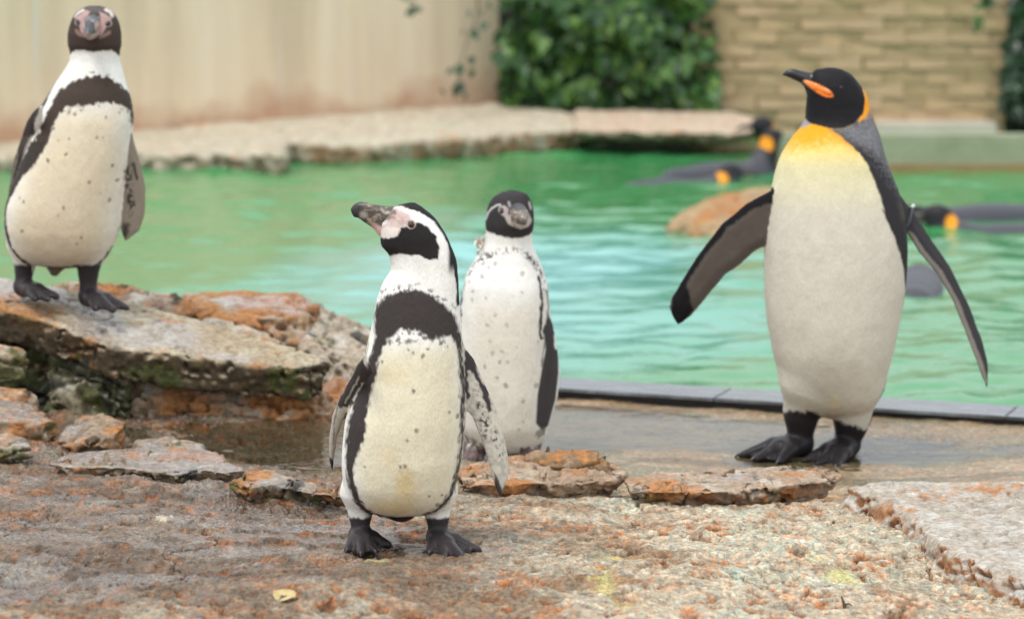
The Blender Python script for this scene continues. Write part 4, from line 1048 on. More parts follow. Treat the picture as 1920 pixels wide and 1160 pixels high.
# flippers
fl = polysdf(u, v, LF_A) < 4; out_l = fl & (u < np.interp(v, [640, 700, 750, 800, 950], [694, 679, 664, 652, 640]))
A.where(out_l * 1.0, (0.55, 0.51, 0.42))
A.where(out_l * (1 - A.front), BLACK)
A.paint(Z2([(225, 105), (290, 10), (326, 90), (300, 170), (262, 250), (215, 300), (150, 330), (140, 300), (170, 240)]), (0.05, 0.042, 0.04), 2, 3)
A.stroke(Z2([(240, 140), (190, 225), (140, 320), (118, 440), (105, 560)]), 1.3, (0.08, 0.07, 0.065), 1.5, 2, 0.8)
A.stroke(Z2([(268, 120), (220, 220), (185, 290)]), 1.5, (0.6, 0.55, 0.46), 1.5, 2, 0.7)
A.stroke(Z2([(290, 150), (262, 200), (232, 260)]), 1.2, (0.7, 0.66, 0.58), 1.5, 2, 0.8)
A.paint(Z2([(70, 640), (105, 660), (100, 745), (85, 745)]), (0.05, 0.045, 0.045), 3, 2)
A.stroke(Z2([(86, 480), (76, 600), (76, 700)]), 0.8, (0.10, 0.09, 0.08), 1, 1, .8)
inf = sstep(2, -1, polysdf(u, v, RF_A)) * (u > np.interp(v, [640, 700, 760, 800, 900], [866, 871, 873, 873, 860])) * A.front
A.where(inf, (0.52, 0.49, 0.42))
A.where(inf * sstep(-0.2, 0.5, vn3(A.V * 150, 41) + 0.4 * vn3(A.V * 320, 42)) * 0.45, (0.26, 0.24, 0.21))
A.paint(Z2([(806, 10), (850, 40), (880, 150), (922, 220), (948, 325), (930, 332), (905, 270), (862, 150), (822, 112), (822, 220), (842, 250), (815, 262), (803, 200)]), (0.045, 0.038, 0.038), 1.8, 3)
A.speck(Z2([(850, 215), (882, 230), (915, 340), (965, 420), (1000, 495), (965, 505), (925, 440), (905, 510), (895, 450), (870, 340)]), (0.06, 0.05, 0.048), 0.08, 210, 5)
A.speck(Z2([(960, 480), (1000, 490), (1005, 560), (985, 560)]), (0.06, 0.05, 0.05), 0.25, 220, 4)
A.paint(Z2([(962, 640), (984, 690), (1000, 735), (1022, 690), (1015, 750), (985, 775), (955, 715)]), (0.05, 0.045, 0.045), 2, 2)
A.stroke(Z2([(815, 330), (850, 365), (880, 450), (915, 540), (935, 620), (955, 700)]), 0.9, (0.16, 0.14, 0.13), 1, 1, .7)
A.finish()
A.eye(771.8, 416.2, 0.0064)
def billA(V, N, u, v):
    n_ = fbm3(V * np.array([120, 120, 260]), 31, 3)
    C = np.tile(np.array([0.075, 0.062, 0.052]), (len(V), 1))
    C = L(C, (0.30, 0.24, 0.17), sstep(0.05, 0.35, n_) * sstep(672, 690, u))
    C = L(C, (0.34, 0.32, 0.29), sstep(10, 4, np.hypot((u - 681) * 0.8, (v - 402))) * 0.7)
    C = L(C, (0.66, 0.45, 0.40), sstep(412, 422, v - 0.45 * (u - 700)) * sstep(690, 705, u))
    C = L(C, (0.03, 0.028, 0.03), sstep(680, 672, u + 0.3 * (v - 395)))
    return C, np.full(len(V), 0.38)
A.bill([((752, 414, 0), (730, 408, 0), .026, .020), ((748, 430, 0), (726, 424, 0), .022, .016)], 0.0018, billA,
       [(755, 388), (740, 387), (728, 387), (701, 383), (684, 378), (673, 378), (663, 383), (657, 391), (658, 398), (663, 407), (672, 409), (680, 415), (701, 429), (711, 443), (730, 452), (755, 445)], 0.0125, 1.0)

# ================= the middle penguin
B = Bird('B', 'humboldt_penguin', 'pale chested freckled penguin with a ruffled neck standing by the reddish ledge', 'banded penguins on the rocks', 0.0028, (-0.16, -0.19, -0.03), (0.18, 0.22, 0.66))
B.torso([(358.5, 950, 972, .008, .008, .0), (362, 938, 984, .022, .022, 0), (369, 926, 991, .034, .034, 0), (382, 917, 997, .044, .044, 0), (400, 912, 1001, .050, .048, 0), (420, 910, 1001, .052, .050, 0), (437, 911, 998, .050, .050, .002),
         (455, 908, 998, .052, .052, .004), (472, 900, 1004, .058, .058, .004), (490, 888, 1012, .066, .064, .004), (510, 877, 1020, .074, .070, .002), (540, 867, 1027, .084, .078, 0), (600, 860, 1032, .096, .085, 0),
         (670, 856, 1032, .104, .092, 0), (740, 857, 1030, .108, .096, 0), (790, 862, 1026, .104, .095, 0), (820, 872, 1017, .092, .088, .004), (838, 888, 1006, .070, .07, .008), (848, 910, 985, .045, .05, .012), (853, 935, 965, .02, .02, .015)])
RF_B = [(1024, 590), (1036, 606), (1046, 653), (1051, 697), (1046, 741), (1030, 791), (1018, 799), (1004, 784), (1005, 722), (1014, 668), (1016, 620)]
B.blade(RF_B, ax=0.45, y0=-0.02, th=0.009, ref=(1028, 690), az=0.12)
B.blade([(870, 570), (858, 590), (846, 650), (838, 720), (842, 770), (852, 790), (862, 760), (868, 690), (880, 620)], ax=-0.6, y0=-0.01, th=0.008, ref=(855, 690))
B.leg([(893, 815, .0), (890, 838, -.005), (889, 846, -.008)], [.040, .024, .02]); B.leg([(992, 815, 0), (993, 838, 0), (993, 848, -.005)], [.04, .022, .02])
B.foot((889, 846, -.01), [(872, 864), (886, 868), (902, 862)], (889, 857), 0.014, 0.008, 0.010)
B.foot((993, 848, 0), [(978, 864), (992, 868), (1008, 864)], (993, 857), 0.013, 0.008, 0.010)
B.F.cone(B.l(940, 825, .07), B.l(938, 850, .13), .045, .012, 0.02)
B.build()
u, v = B.u, B.v
B.where(sstep(0.2, 0.5, B.N[:, 1] + 0.06 * B.ju) * sstep(455, 480, v), BLACK)
B.paint([(890, 560), (1010, 560), (1020, 700), (1010, 820), (880, 830), (865, 700)], (0.68, 0.635, 0.54), 40, 4)
DG = np.array([0.036, 0.032, 0.034])
headB = Z8([(360, 400), (375, 480), (470, 500), (560, 525), (640, 540), (740, 535), (810, 510), (870, 480), (890, 330), (860, 160), (760, 60), (650, 40), (500, 70), (400, 190), (345, 320)])
B.paint(headB, DG, 1.3, 1.6, side='all')
B.where(sstep(432, 420, v) * (1 - B.front), DG)
B.where(sstep(0.35, 0.6, B.N[:, 1]) * sstep(480, 440, v), DG)
B.stroke(Z8([(372, 370), (395, 300), (430, 255), (480, 222), (515, 215)]), 1.6, (0.50, 0.48, 0.46), 1.2, 1)
B.stroke(Z8([(800, 200), (815, 240), (822, 260)]), 1.6, (0.42, 0.40, 0.39), 1.2, 1)
B.stroke(Z8([(600, 190), (612, 225)]), 2.2, (0.42, 0.40, 0.40), 2, 1, .8)
B.paint(Z8([(505, 230), (560, 220), (600, 250), (590, 320), (560, 330), (530, 310)]), (0.42, 0.36, 0.35), 2, 1)
B.paint(Z8([(560, 320), (640, 290), (790, 290), (830, 370), (800, 425), (720, 448), (640, 420), (590, 390)]), (0.50, 0.46, 0.42), 2, 1)
d = np.hypot(u - (840 + 530 / 5.27), v - (340 + 262 / 5.27)); B.where(sstep(7.0, 5.5, d) * B.front, (0.40, 0.35, 0.33)); B.where(sstep(4.6, 3.6, d) * B.front, (0.02, 0.015, 0.015))
# broken chest line and freckles
lineB = Z8([(120, 1140), (150, 980), (200, 890), (280, 770), (380, 710), (480, 680), (580, 650), (680, 650), (760, 690), (830, 760), (890, 830), (930, 920), (945, 1060)])
n_ = vn3(B.V * 180, 5) + 0.6 * vn3(B.V * 330, 6)
d = linedist(u + 2 * B.ju, v + 2 * B.jv, lineB)
B.where(sstep(8, 3, d) * sstep(0.05, 0.5, n_) * 0.8 * B.front, (0.09, 0.055, 0.055))
B.speck(Z8([(250, 800), (330, 720), (430, 670), (500, 690), (420, 740), (330, 810)]), (0.07, 0.06, 0.06), 0.0, 190, 4, .85)
B.speck(Z8([(740, 680), (800, 690), (880, 800), (920, 880), (870, 840), (800, 760)]), (0.07, 0.06, 0.06), 0.0, 190, 4, .85)
B.stroke(Z1([(1250, 480), (1262, 560), (1262, 650), (1252, 760), (1262, 800)]), 3.0, (0.05, 0.045, 0.045), 1.5, 3)
B.stroke([(866, 540), (862, 620)], 2.0, (0.06, 0.055, 0.055), 1.5, 3)
B.stroke(Z1([(1290, 560), (1300, 640), (1285, 760), (1275, 850), (1262, 950)]), 1.6, (0.11, 0.10, 0.10), 1.5, 2, .8)
B.spots(Z1([(1155, 550), (890, 548), (890, 597), (965, 580), (968, 715), (1075, 720), (985, 803), (1048, 857), (1000, 870), (1035, 917), (960, 940), (1130, 840), (1080, 910), (1070, 1040), (1020, 995), (1010, 665), (1160, 455), (1240, 820), (1165, 1125), (1010, 400), (975, 425), (940, 470), (870, 505)]) +
        Z2([(1018, 160), (1105, 242), (1105, 350), (1085, 388), (975, 122), (910, 65), (985, 45), (1175, 170)]), (0.26, 0.245, 0.23), 4.4, 0.6)
flb = sstep(2, -2, polysdf(u, v, Z2([(1222, 0), (1290, 10), (1290, 130), (1275, 260), (1235, 395), (1205, 412), (1172, 365), (1180, 220), (1205, 80)]) )) * B.front * (u > 1000)
B.where(flb, (0.055, 0.048, 0.05))
B.where(sstep(2, -2, polysdf(u, v, RF_B)) * (1 - B.front), BLACK)
B.paint(Z1([(1268, 760), (1300, 680), (1330, 760), (1335, 900), (1290, 900)]), (0.055, 0.048, 0.05), 2, 2)
B.paint([(1008, 796), (1022, 792), (1024, 808), (1010, 815), (1000, 806)], (0.15, 0.12, 0.10), 2, 3, .7)
B.where(sstep(826, 834, v + 4 * B.jv) * ((u < 912) | (u > 975)), (0.17, 0.12, 0.115), 0.5)
B.where(sstep(842, 850, v + 3 * B.jv), (0.12, 0.085, 0.085), 0.45)
B.speck([(865, 800), (910, 820), (910, 870), (865, 870)], (0.05, 0.04, 0.04), 0.0, 110, 6, .7)
B.finish()
B.eye(840 + 530 / 5.27, 340 + 262 / 5.27, 0.0058, (0.12, 0.08, 0.07), both=False)
B.eye(840 + 800 / 5.27, 340 + 270 / 5.27, 0.0050, (0.12, 0.08, 0.07), both=False)
def billB(V, N, u, v):
    n_ = fbm3(V * np.array([110, 110, 200]), 33, 3)
    C = np.tile(np.array([0.17, 0.14, 0.12]), (len(V), 1))
    C = L(C, (0.42, 0.36, 0.28), sstep(0.0, 0.3, n_))
    C = L(C, (0.52, 0.47, 0.42), sstep(408, 416, v + 0.5 * n_))
    C = L(C, (0.05, 0.045, 0.05), sstep(4.5, 1.5, np.abs(v - (409.0 + 0.10 * (u - 975)))) * sstep(965, 972, u) * 0.8)
    C = L(C, (0.06, 0.055, 0.055), sstep(392, 384, v))
    return C, np.full(len(V), 0.5)
B.bill([((970, 394, -.035), (977, 397, -.075), .0215, .0165), ((977, 397, -.075), (981, 402, -.104), .0165, .0085), ((968, 408, -.035), (977, 411, -.070), .019, .0125), ((977, 411, -.07), (981, 409, -.096), .0125, .0065)], 0.0022, billB)
# ruffled loose feathers on the side of the neck
rg = np.random.RandomState(4); n = 46
cc = np.stack([rg.normal(0, 1, n) * 4.0 + 901, rg.normal(0, 1, n) * 7 + 456], 1)
C_ = np.array([B.l(a, b_, rg.uniform(-.03, .01)) for a, b_ in cc])
m, nt, b = new_mat('loose_feather'); gmt = nd(nt, 'ShaderNodeNewGeometry'); r = ramp(nt, gmt.outputs['Random Per Island'], [(0, (0.75, 0.70, 0.64)), (0.6, (0.62, 0.5, 0.42)), (1, (0.34, 0.27, 0.22))]); nt.links.new(r.outputs[0], b.inputs['Base Color']); b.inputs['Roughness'].default_value = 0.9
M['loose'] = m
o = leaves('neck_ruff', C_, 0.010, M['loose'], B.root, 8, face=(-0.6, -1, 0.2)); del o['kind']

# ================= the penguin on the slab
Cb = Bird('C', 'humboldt_penguin', 'banded penguin facing forward on top of the flat wet slab', 'banded penguins on the rocks', 0.0028, (-0.21, -0.19, -0.04), (0.20, 0.22, 0.76))
zz3 = lambda y: y / 3.625
Cb.torso([(12.0, 168, 188, .008, .008, 0), (15, 155, 199, .02, .02, 0), (22, 144, 210, .034, .034, 0), (34, 136, 219, .044, .044, 0), (50, 130, 225, .051, .050, 0), (68, 127, 227, .055, .053, 0), (84, 128, 227, .054, .053, 0), (97, 131, 224, .050, .053, .003),
          (112, 131, 224, .052, .056, .004), (130, 122, 229, .058, .062, .004), (154, 105, 235, .068, .070, .002), (176, 91, 242, .078, .076, 0), (200, 77, 248, .086, .082, 0), (230, 64, 250, .096, .088, 0), (262, 53, 247, .104, .093, 0),
          (305, 40, 241, .112, .098, 0), (350, 22, 234, .118, .102, 0), (390, 11, 229, .120, .104, 0), (425, 9, 225, .116, .103, 0), (455, 14, 215, .105, .098, .002), (478, 24, 200, .085, .085, .006), (492, 44, 180, .06, .065, .01), (501, 85, 145, .028, .03, .014)])
RF_C = [(240, 240), (250, 262), (264, 310), (272, 353), (271, 400), (261, 434), (236, 452), (228, 431), (228, 397), (232, 350), (236, 310)]
Cb.blade(RF_C, ax=0.5, y0=0.0, th=0.008, ref=(250, 350))
LF_C = [(95, 190), (77, 199), (58, 221), (41, 257), (21, 298), (6, 347), (-4, 380), (-12, 425), (-8, 440), (8, 395), (20, 353), (41, 306), (72, 256), (90, 230)]
Cb.blade(LF_C, ax=-0.9, y0=0.02, th=0.009, ref=(40, 290), az=-0.55)
Cb.leg([(48, 465, 0), (46, 505, 0), (44, 532, -.005)], [.042, .0205, .019]); Cb.leg([(168, 470, 0), (166, 510, 0), (166, 548, -.005)], [.044, .0225, .021])
Cb.foot((44, 538, 0), [(66, 560), (90, 561), (106, 556)], (44, 552), 0.014, 0.008, 0.010)
Cb.foot((166, 556, 0), [(180, 578), (212, 581), (238, 577)], (166, 570), 0.015, 0.008, 0.010)
Cb.F.cone(Cb.l(100, 470, .06), Cb.l(88, 520, .12), .05, .014, 0.02)
Cb.build()
u, v = Cb.u, Cb.v
BR_ = np.array([0.052, 0.038, 0.030])
Cb.where(sstep(0.15, 0.45, Cb.N[:, 1] + 0.06 * Cb.ju) * sstep(100, 120, v), BR_)
Cb.paint([(120, 200), (235, 200), (238, 300), (215, 440), (180, 490), (60, 490), (20, 430), (60, 300)], (0.68, 0.59, 0.43), 40, 4)
for (su, sv, r1, r2, f) in ((120, 430, 90, 60, .35), (150, 330, 70, 60, .2), (130, 480, 60, 20, .3)):
    Cb.where(sstep(1.2, 0.2, np.hypot((u - su) / r1, (v - sv) / r2)) * f * Cb.front, (0.70, 0.54, 0.36))
headC = Z3([(440, 280), (455, 345), (478, 378), (500, 355), (540, 335), (600, 335), (655, 350), (720, 340), (770, 338), (795, 355), (815, 385), (850, 300), (850, 160), (780, 40), (645, 5), (510, 40), (450, 150), (440, 260)])
Cb.paint(headC, (0.060, 0.042, 0.035), 1.3, 1.6, side='all')
Cb.where(sstep(100, 92, v) * (1 - Cb.front), BR_)
Cb.where(sstep(0.3, 0.55, Cb.N[:, 1]) * sstep(130, 90, v), BR_)
Cb.paint(Z3([(560, 60), (640, 38), (730, 60), (690, 85), (600, 85)]), (0.11, 0.10, 0.10), 3, 1, .8)
Cb.stroke(Z3([(520, 110), (545, 85), (575, 68)]), 2.2, (0.62, 0.56, 0.52), 1.5, 1); Cb.stroke(Z3([(725, 65), (755, 82), (772, 108)]), 2.2, (0.62, 0.56, 0.52), 1.5, 1)
pk = (0.44, 0.29, 0.27)
Cb.paint(Z3([(525, 120), (590, 70), (625, 75), (605, 130), (600, 190), (625, 225), (600, 235), (565, 210), (560, 170)]), pk, 2, 1)
Cb.paint(Z3([(690, 78), (730, 90), (770, 125), (740, 180), (715, 230), (680, 235), (690, 180), (700, 130)]), pk, 2, 1)
Cb.stroke(Z3([(535, 205), (560, 228), (600, 240)]), 2.5, (0.36, 0.24, 0.21), 2.5, 1.5, .7); Cb.stroke(Z3([(760, 215), (735, 235), (700, 248)]), 2.5, (0.36, 0.24, 0.21), 2.5, 1.5, .7)
for eu, ev in ((150.2, 40.2), (207.5, 43.3)):
    d = np.hypot(u - eu, v - ev); Cb.where(sstep(6.8, 5.4, d) * Cb.front, (0.38, 0.29, 0.28)); Cb.where(sstep(4.6, 3.8, d) * Cb.front, (0.02, 0.015, 0.015))
bandC = Z3([(380, 690), (415, 610), (480, 570), (540, 535), (620, 510), (700, 505), (780, 530), (840, 580), (885, 640), (912, 720), (918, 790), (905, 860), (893, 800), (880, 730), (840, 700), (780, 690), (720, 682), (640, 700), (560, 700), (480, 715), (440, 760), (400, 850), (370, 940), (330, 1020), (280, 1090), (230, 1150), (120, 1170), (170, 1080), (240, 970), (300, 870), (345, 760)])
Cb.paint(bandC, (0.060, 0.044, 0.034), 2.0, 4)
bandC2 = Z4([(215, 0), (310, 0), (265, 100), (200, 180), (130, 270), (85, 340), (60, 430), (65, 530), (100, 640), (150, 700), (200, 745), (190, 770), (130, 710), (80, 650), (45, 560), (28, 430), (35, 370), (90, 240), (150, 110)])
Cb.paint(bandC2, (0.045, 0.036, 0.030), 1.8, 3)
Cb.stroke(Z4([(680, 650), (650, 700), (610, 745), (560, 768), (490, 780), (440, 790)]), 1.6, (0.05, 0.04, 0.034), 1.2, 3)
Cb.speck(Z3([(450, 600), (560, 510), (650, 475), (760, 500), (850, 580), (780, 540), (650, 520), (560, 540)]), BR_, 0.15, 170, 4, .85)
Cb.speck(Z3([(450, 720), (560, 700), (720, 690), (860, 730), (840, 760), (720, 720), (560, 735), (470, 770)]), BR_, 0.25, 170, 4, .7)
Cb.spots(Z3([(440, 932), (515, 922), (698, 914), (735, 914), (495, 1020), (372, 1062), (792, 1105), (545, 762), (505, 745), (748, 780), (585, 730)]) + Z4([(332, 105), (440, 68), (578, 235), (155, 335), (183, 352), (428, 383), (397, 437), (172, 527), (530, 568), (505, 608), (688, 350), (640, 305), (703, 145), (728, 238), (245, 130)]), (0.10, 0.08, 0.06), 3.6, .75)
# flippers of the slab penguin
inl = (polysdf(u, v, LF_C) < 3) & (u < np.interp(v, [190, 260, 320, 380, 450], [92, 64, 36, 16, 8]))
Cb.where(inl * 1.0, (0.085, 0.070, 0.062))
Cb.stroke([(84, 228), (60, 262), (34, 312), (14, 362)], 2.2, (0.34, 0.29, 0.25), 2, 2, .8)
Cb.stroke([(30, 290), (14, 335), (4, 372)], 1.2, (0.5, 0.45, 0.4), 2, 2, .6)
Cb.paint(Z3([(455, 420), (470, 480), (420, 570), (370, 680), (340, 770), (300, 850), (255, 880), (285, 790), (330, 700), (385, 570)]), WHITE * 0.95, 2, 2)
Cb.paint(Z3([(430, 440), (300, 700), (205, 800), (150, 930), (270, 900), (265, 800), (330, 690), (385, 560), (450, 440)]), (0.055, 0.045, 0.042), 2, 2)
inr = (polysdf(u, v, RF_C) < 3) & (u > np.interp(v, [240, 300, 350, 400, 440], [248, 241, 235, 230, 227]))
Cb.where(inr * 1.0, (0.27, 0.225, 0.175)); Cb.where(inr * (1 - Cb.front), BR_)
Cb.speck(Z4([(760, 180), (800, 150), (800, 300), (820, 400), (790, 470), (760, 330)]), (0.05, 0.042, 0.036), -0.2, 150, 4)
Cb.stroke(Z4([(808, 150), (830, 240)]), 2.2, (0.05, 0.042, 0.036), 2, 2)
Cb.paint(Z4([(740, 500), (790, 510), (770, 600), (740, 610)]), (0.06, 0.05, 0.042), 4, 3)
Cb.where(sstep(490, 497, v + 3 * Cb.jv) * ((u < 62) | (u > 140)), FOOT * 0.9, 0.40)
Cb.where(sstep(505, 515, v), FOOT * 0.9, 0.40)
Cb.where(sstep(494, 500, v + 3 * Cb.jv) * sstep(528, 520, v) * sstep(62, 70, u) * sstep(150, 140, u), (0.10, 0.08, 0.06))
Cb.finish()
Cb.eye(150.2, 40.2, 0.0060, (0.10, 0.06, 0.05), both=False); Cb.eye(207.5, 43.3, 0.0060, (0.10, 0.06, 0.05), both=False)
def billC(V, N, u, v):
    n_ = fbm3(V * np.array([120, 120, 120]), 35, 3)
    C = np.tile(np.array([0.060, 0.062, 0.066]), (len(V), 1))
    C = L(C, (0.26, 0.25, 0.24), sstep(0.15, 0.4, n_))
    C = L(C, pk, sstep(7.5, 11.5, np.abs(u - 179.5)) * sstep(35, 45, v))
    C = L(C, (0.45, 0.34, 0.28), sstep(56, 62, v) * 0.8)
    return C, np.full(len(V), 0.35)
Cb.bill([((178, 42, -.035), (178.5, 48, -.085), .021, .0165), ((178.5, 48, -.085), (178.5, 58, -.118), .0165, .0070), ((178, 56, -.035), (178.5, 62, -.080), .020, .0125), ((178.5, 62, -.08), (178.5, 65, -.105), .0125, .0060)], 0.0022, billC)

# ================= the tall penguin
D = Bird('D', 'king_penguin', 'tall penguin with orange throat and cheek patches and spread flippers', None, 0.0032, (-0.37, -0.22, -0.03), (0.40, 0.26, 0.92))
D.torso([(127.5, 1545, 1566, .005, .005, 0), (130, 1531, 1578, .014, .014, 0), (135, 1524, 1588, .023, .023, 0), (143, 1519, 1599, .031, .031, 0), (152, 1515, 1607, .037, .037, 0), (165, 1512, 1617, .043, .043, 0), (185, 1512, 1627, .047, .047, 0), (205, 1511, 1632, .050, .050, 0),
         (224, 1509, 1639, .055, .055, .0), (240, 1500, 1644, .064, .062, .0), (258, 1485, 1650, .076, .070, 0), (275, 1474, 1655, .085, .078, 0), (300, 1461, 1662, .097, .087, 0), (330, 1452, 1674, .108, .096, 0), (370, 1443, 1688, .120, .105, 0), (415, 1437, 1697, .130, .112, 0),
         (470, 1433, 1701, .138, .118, 0), (530, 1433, 1698, .142, .122, 0), (590, 1437, 1688, .142, .124, 0), (650, 1447, 1676, .136, .122, .0), (700, 1460, 1663, .124, .116, .004), (735, 1472, 1650, .106, .106, .008), (760, 1492, 1632, .082, .09, .012), (776, 1520, 1600, .05, .06, .018), (783, 1545, 1575, .02, .03, .02)])
LF_D = Z6([(450, 70), (425, 97), (330, 150), (240, 230), (160, 340), (100, 440), (62, 508), (54, 545), (66, 585), (85, 613), (130, 578), (190, 502), (250, 422), (310, 377), (360, 328), (395, 306), (430, 280)])
RF_D = Z6([(830, 60), (900, 140), (960, 215), (1016, 304), (1078, 396), (1138, 526), (1178, 638), (1195, 730), (1181, 815), (1150, 722), (1118, 630), (1078, 512), (1020, 412), (960, 342), (912, 262), (890, 330), (860, 250)])
D.blade(LF_D, ax=-0.25, y0=0.005, th=0.011, ref=(1360, 450), az=-0.15)
D.blade(RF_D, ax=0.9, y0=0.03, th=0.011, ref=(1740, 470), az=0.75)
D.leg([(1514, 722, -.02), (1503, 770, -.003), (1500, 825, .0)], [.062, .036, .029], 0.03); D.leg([(1598, 726, -.01), (1600, 780, .012), (1590, 830, .015)], [.062, .038, .030], 0.03)
D.foot((1500, 832, 0), [(1392, 853), (1418, 860), (1462, 864)], (1500, 854), 0.020, 0.010, 0.020)
D.foot((1588, 836, .01), [(1508, 866), (1534, 872), (1568, 874)], (1588, 862), 0.020, 0.010, 0.020)
D.F.cone(D.l(1590, 740, .09), D.l(1620, 815, .16), .06, .016, 0.03)
D.build()
u, v = D.u, D.v
GREY, KB = np.array([0.17, 0.17, 0.185]), np.array([0.010, 0.009, 0.011])
D.C[:] = (0.60, 0.56, 0.475)
bk = sstep(0.15, 0.4, D.N[:, 1] + 0.05 * D.ju)
D.where(bk, (0.10, 0.10, 0.115))
# breast gradient: orange to yellow to cream
fr = D.front
t_ = v + 5 * D.jv - 0.00012 * 0
D.where(sstep(420, 290, v) * fr, (0.66, 0.61, 0.37)); D.where(sstep(318, 262, v) * fr, (0.80, 0.60, 0.18))
cx_ = 1540 + (v - 232) * 0.35
oz = sstep(278, 243, v + 10 * D.jv - 0.20 * np.abs(u - cx_)) * fr
D.where(oz, (0.84, 0.36, 0.02))
for (su, sv, r1, r2, c, f) in ((1545, 690, 60, 70, (0.42, 0.38, 0.32), .45), (1556, 745, 14, 30, (.66, .55, .30), .4)):  # grey patch is lower-belly shade painted into the plumage colour
    D.where(sstep(1.2, 0.2, np.hypot((u - su) / r1, (v - sv) / r2)) * f * fr, c)
# grey mantle on the right and black flank line
mant = Z5([(605, 540), (640, 570), (720, 636), (800, 715), (850, 795), (900, 920), (930, 1000), (960, 1110)]) + Z6([(800, 160), (850, 272), (885, 382), (896, 470), (880, 590), (850, 740), (800, 870), (770, 960), (900, 960), (1000, 600), (1000, 200), (850, -60), (760, -150), (640, -150)])
D.paint(mant, (0.028, 0.025, 0.029), 2.0, 2, side='all')
gp = Z5([(600, 535), (680, 520), (780, 480), (860, 420), (890, 360), (960, 520), (1010, 770), (1100, 930), (1200, 1100), (1150, 1050), (1050, 880), (960, 760), (860, 680), (800, 655), (720, 615), (650, 560)])
n_ = vn3(D.V * 240, 5)
D.paint(gp, (0.145, 0.145, 0.158), 14, 5, side='all')
D.where(sstep(5, -5, polysdf(u, v, gp)) * sstep(-0.1, 0.5, n_) * 0.30, (0.30, 0.30, 0.31))
D.speck(Z5([(800, 640), (900, 700), (1010, 800), (1110, 950), (1180, 1100), (1060, 1000), (960, 880)]), (0.30, 0.30, 0.32), 0.1, 220, 10, .25)
D.paint(Z5([(380, 545), (400, 495), (430, 475), (455, 505)]), (0.30, 0.30, 0.32), 2, 1)
# head
headD = Z5([(420, 470), (445, 498), (500, 510), (580, 530), (680, 528), (760, 493), (830, 432), (850, 330), (835, 245), (870, 200), (760, 60), (450, 60), (380, 200)])
D.paint(headD, KB, 1.0, 0.8, side='all', rough=0.55)
D.where(sstep(235, 226, v) * (1 - fr) * sstep(1620, 1600, u), KB)
_p = (u - 1531.5) * 0.885 + (v - 164.5) * 0.466; _q = -(u - 1531.5) * 0.466 + (v - 164.5) * 0.885
D.where(sstep(1.05, 0.92, np.hypot(_p / 30, _q / (8.0 + 0.07 * _p))), (0.80, 0.20, 0.025), 0.3)
cres = Z5([(833, 238), (860, 262), (880, 310), (890, 350), (878, 410), (845, 455), (800, 488), (790, 480), (832, 430), (848, 380), (850, 330), (842, 285)])
D.paint(cres, (0.80, 0.32, 0.02), 1.0, 0.8, side='all')
D.stroke(Z5([(455, 505), (500, 512), (590, 540), (680, 532), (760, 498)]), 0.8, (0.35, 0.25, 0.03), 1.5, 1, .5)
# flippers: grey brown underside with black leading edge and tip
inl = sstep(2, -1, polysdf(u, v, LF_D)) * (u < np.interp(v, [300, 350, 420, 470, 530], [1456, 1449, 1438, 1434, 1434]))
D.where(inl, (0.105, 0.088, 0.075)); D.where(inl * (1 - fr), KB)
lead = linedist(u + D.ju * 2, v + D.jv * 2, Z6([(430, 92), (330, 150), (240, 230), (160, 340), (100, 440), (60, 510)]))
wl_ = np.interp(u, [1260, 1330, 1400, 1450], [10, 11, 14, 20])
D.where(inl * sstep(wl_ + 3, wl_ - 3, lead) * fr, KB)
D.where(inl * sstep(3, -3, polysdf(u + D.ju * 2, v + D.jv * 2, Z6([(40, 500), (105, 440), (120, 480), (135, 540), (150, 560), (80, 625), (40, 580)]))) * fr, KB)
D.where(inl * sstep(5, 2, linedist(u, v, Z6([(130, 578), (190, 502), (250, 422), (310, 377), (360, 328), (395, 308)]))) * fr * .7, (0.22, 0.20, 0.18))
D.stroke(Z6([(58, 515), (56, 555)]), 2.5, (0.14, 0.13, 0.13), 2, 1, .8)
rp = polysdf(u, v, RF_D)
inr = sstep(2, -1, rp) * (u > np.interp(v, [380, 430, 500], [1690, 1702, 1704]))
D.where(inr, (0.030, 0.027, 0.030))
st = linedist(u + D.ju, v + D.jv, Z6([(925, 275), (968, 340), (1030, 412), (1085, 515), (1125, 630), (1158, 725), (1170, 780)]))
D.where(inr * sstep(9, 5, st) * fr, (0.17, 0.15, 0.13))
D.paint(Z6([(860, 140), (890, 150), (900, 210), (880, 215)]), (0.07, 0.055, 0.045), 5, 3, .7)
lgm = sstep(0, 8, v + 5 * D.jv - np.interp(u, [1470, 1500, 1527, 1545, 1565, 1600, 1620, 1640], [764, 758, 760, 785, 782, 788, 800, 800]))
D.where(lgm, (0.022, 0.019, 0.021), 0.30)
D.finish()
D.eye(1575, 160, 0.0055, (0.03, 0.015, 0.01), sink=0.7)
def billD(V, N, u, v):
    C = np.tile(np.array([0.020, 0.019, 0.022]), (len(V), 1)); R = np.full(len(V), 0.30)
    e = np.array([1531.5, 164.5]); ax = np.array([0.885, 0.466])
    p_ = (u - e[0]) * ax[0] + (v - e[1]) * ax[1]; q_ = -(u - e[0]) * ax[1] + (v - e[1]) * ax[0]
    C = L(C, (0.80, 0.20, 0.025), sstep(1.05, 0.92, np.hypot(p_ / 30, q_ / (8.0 + 0.07 * p_))))
    return C, R
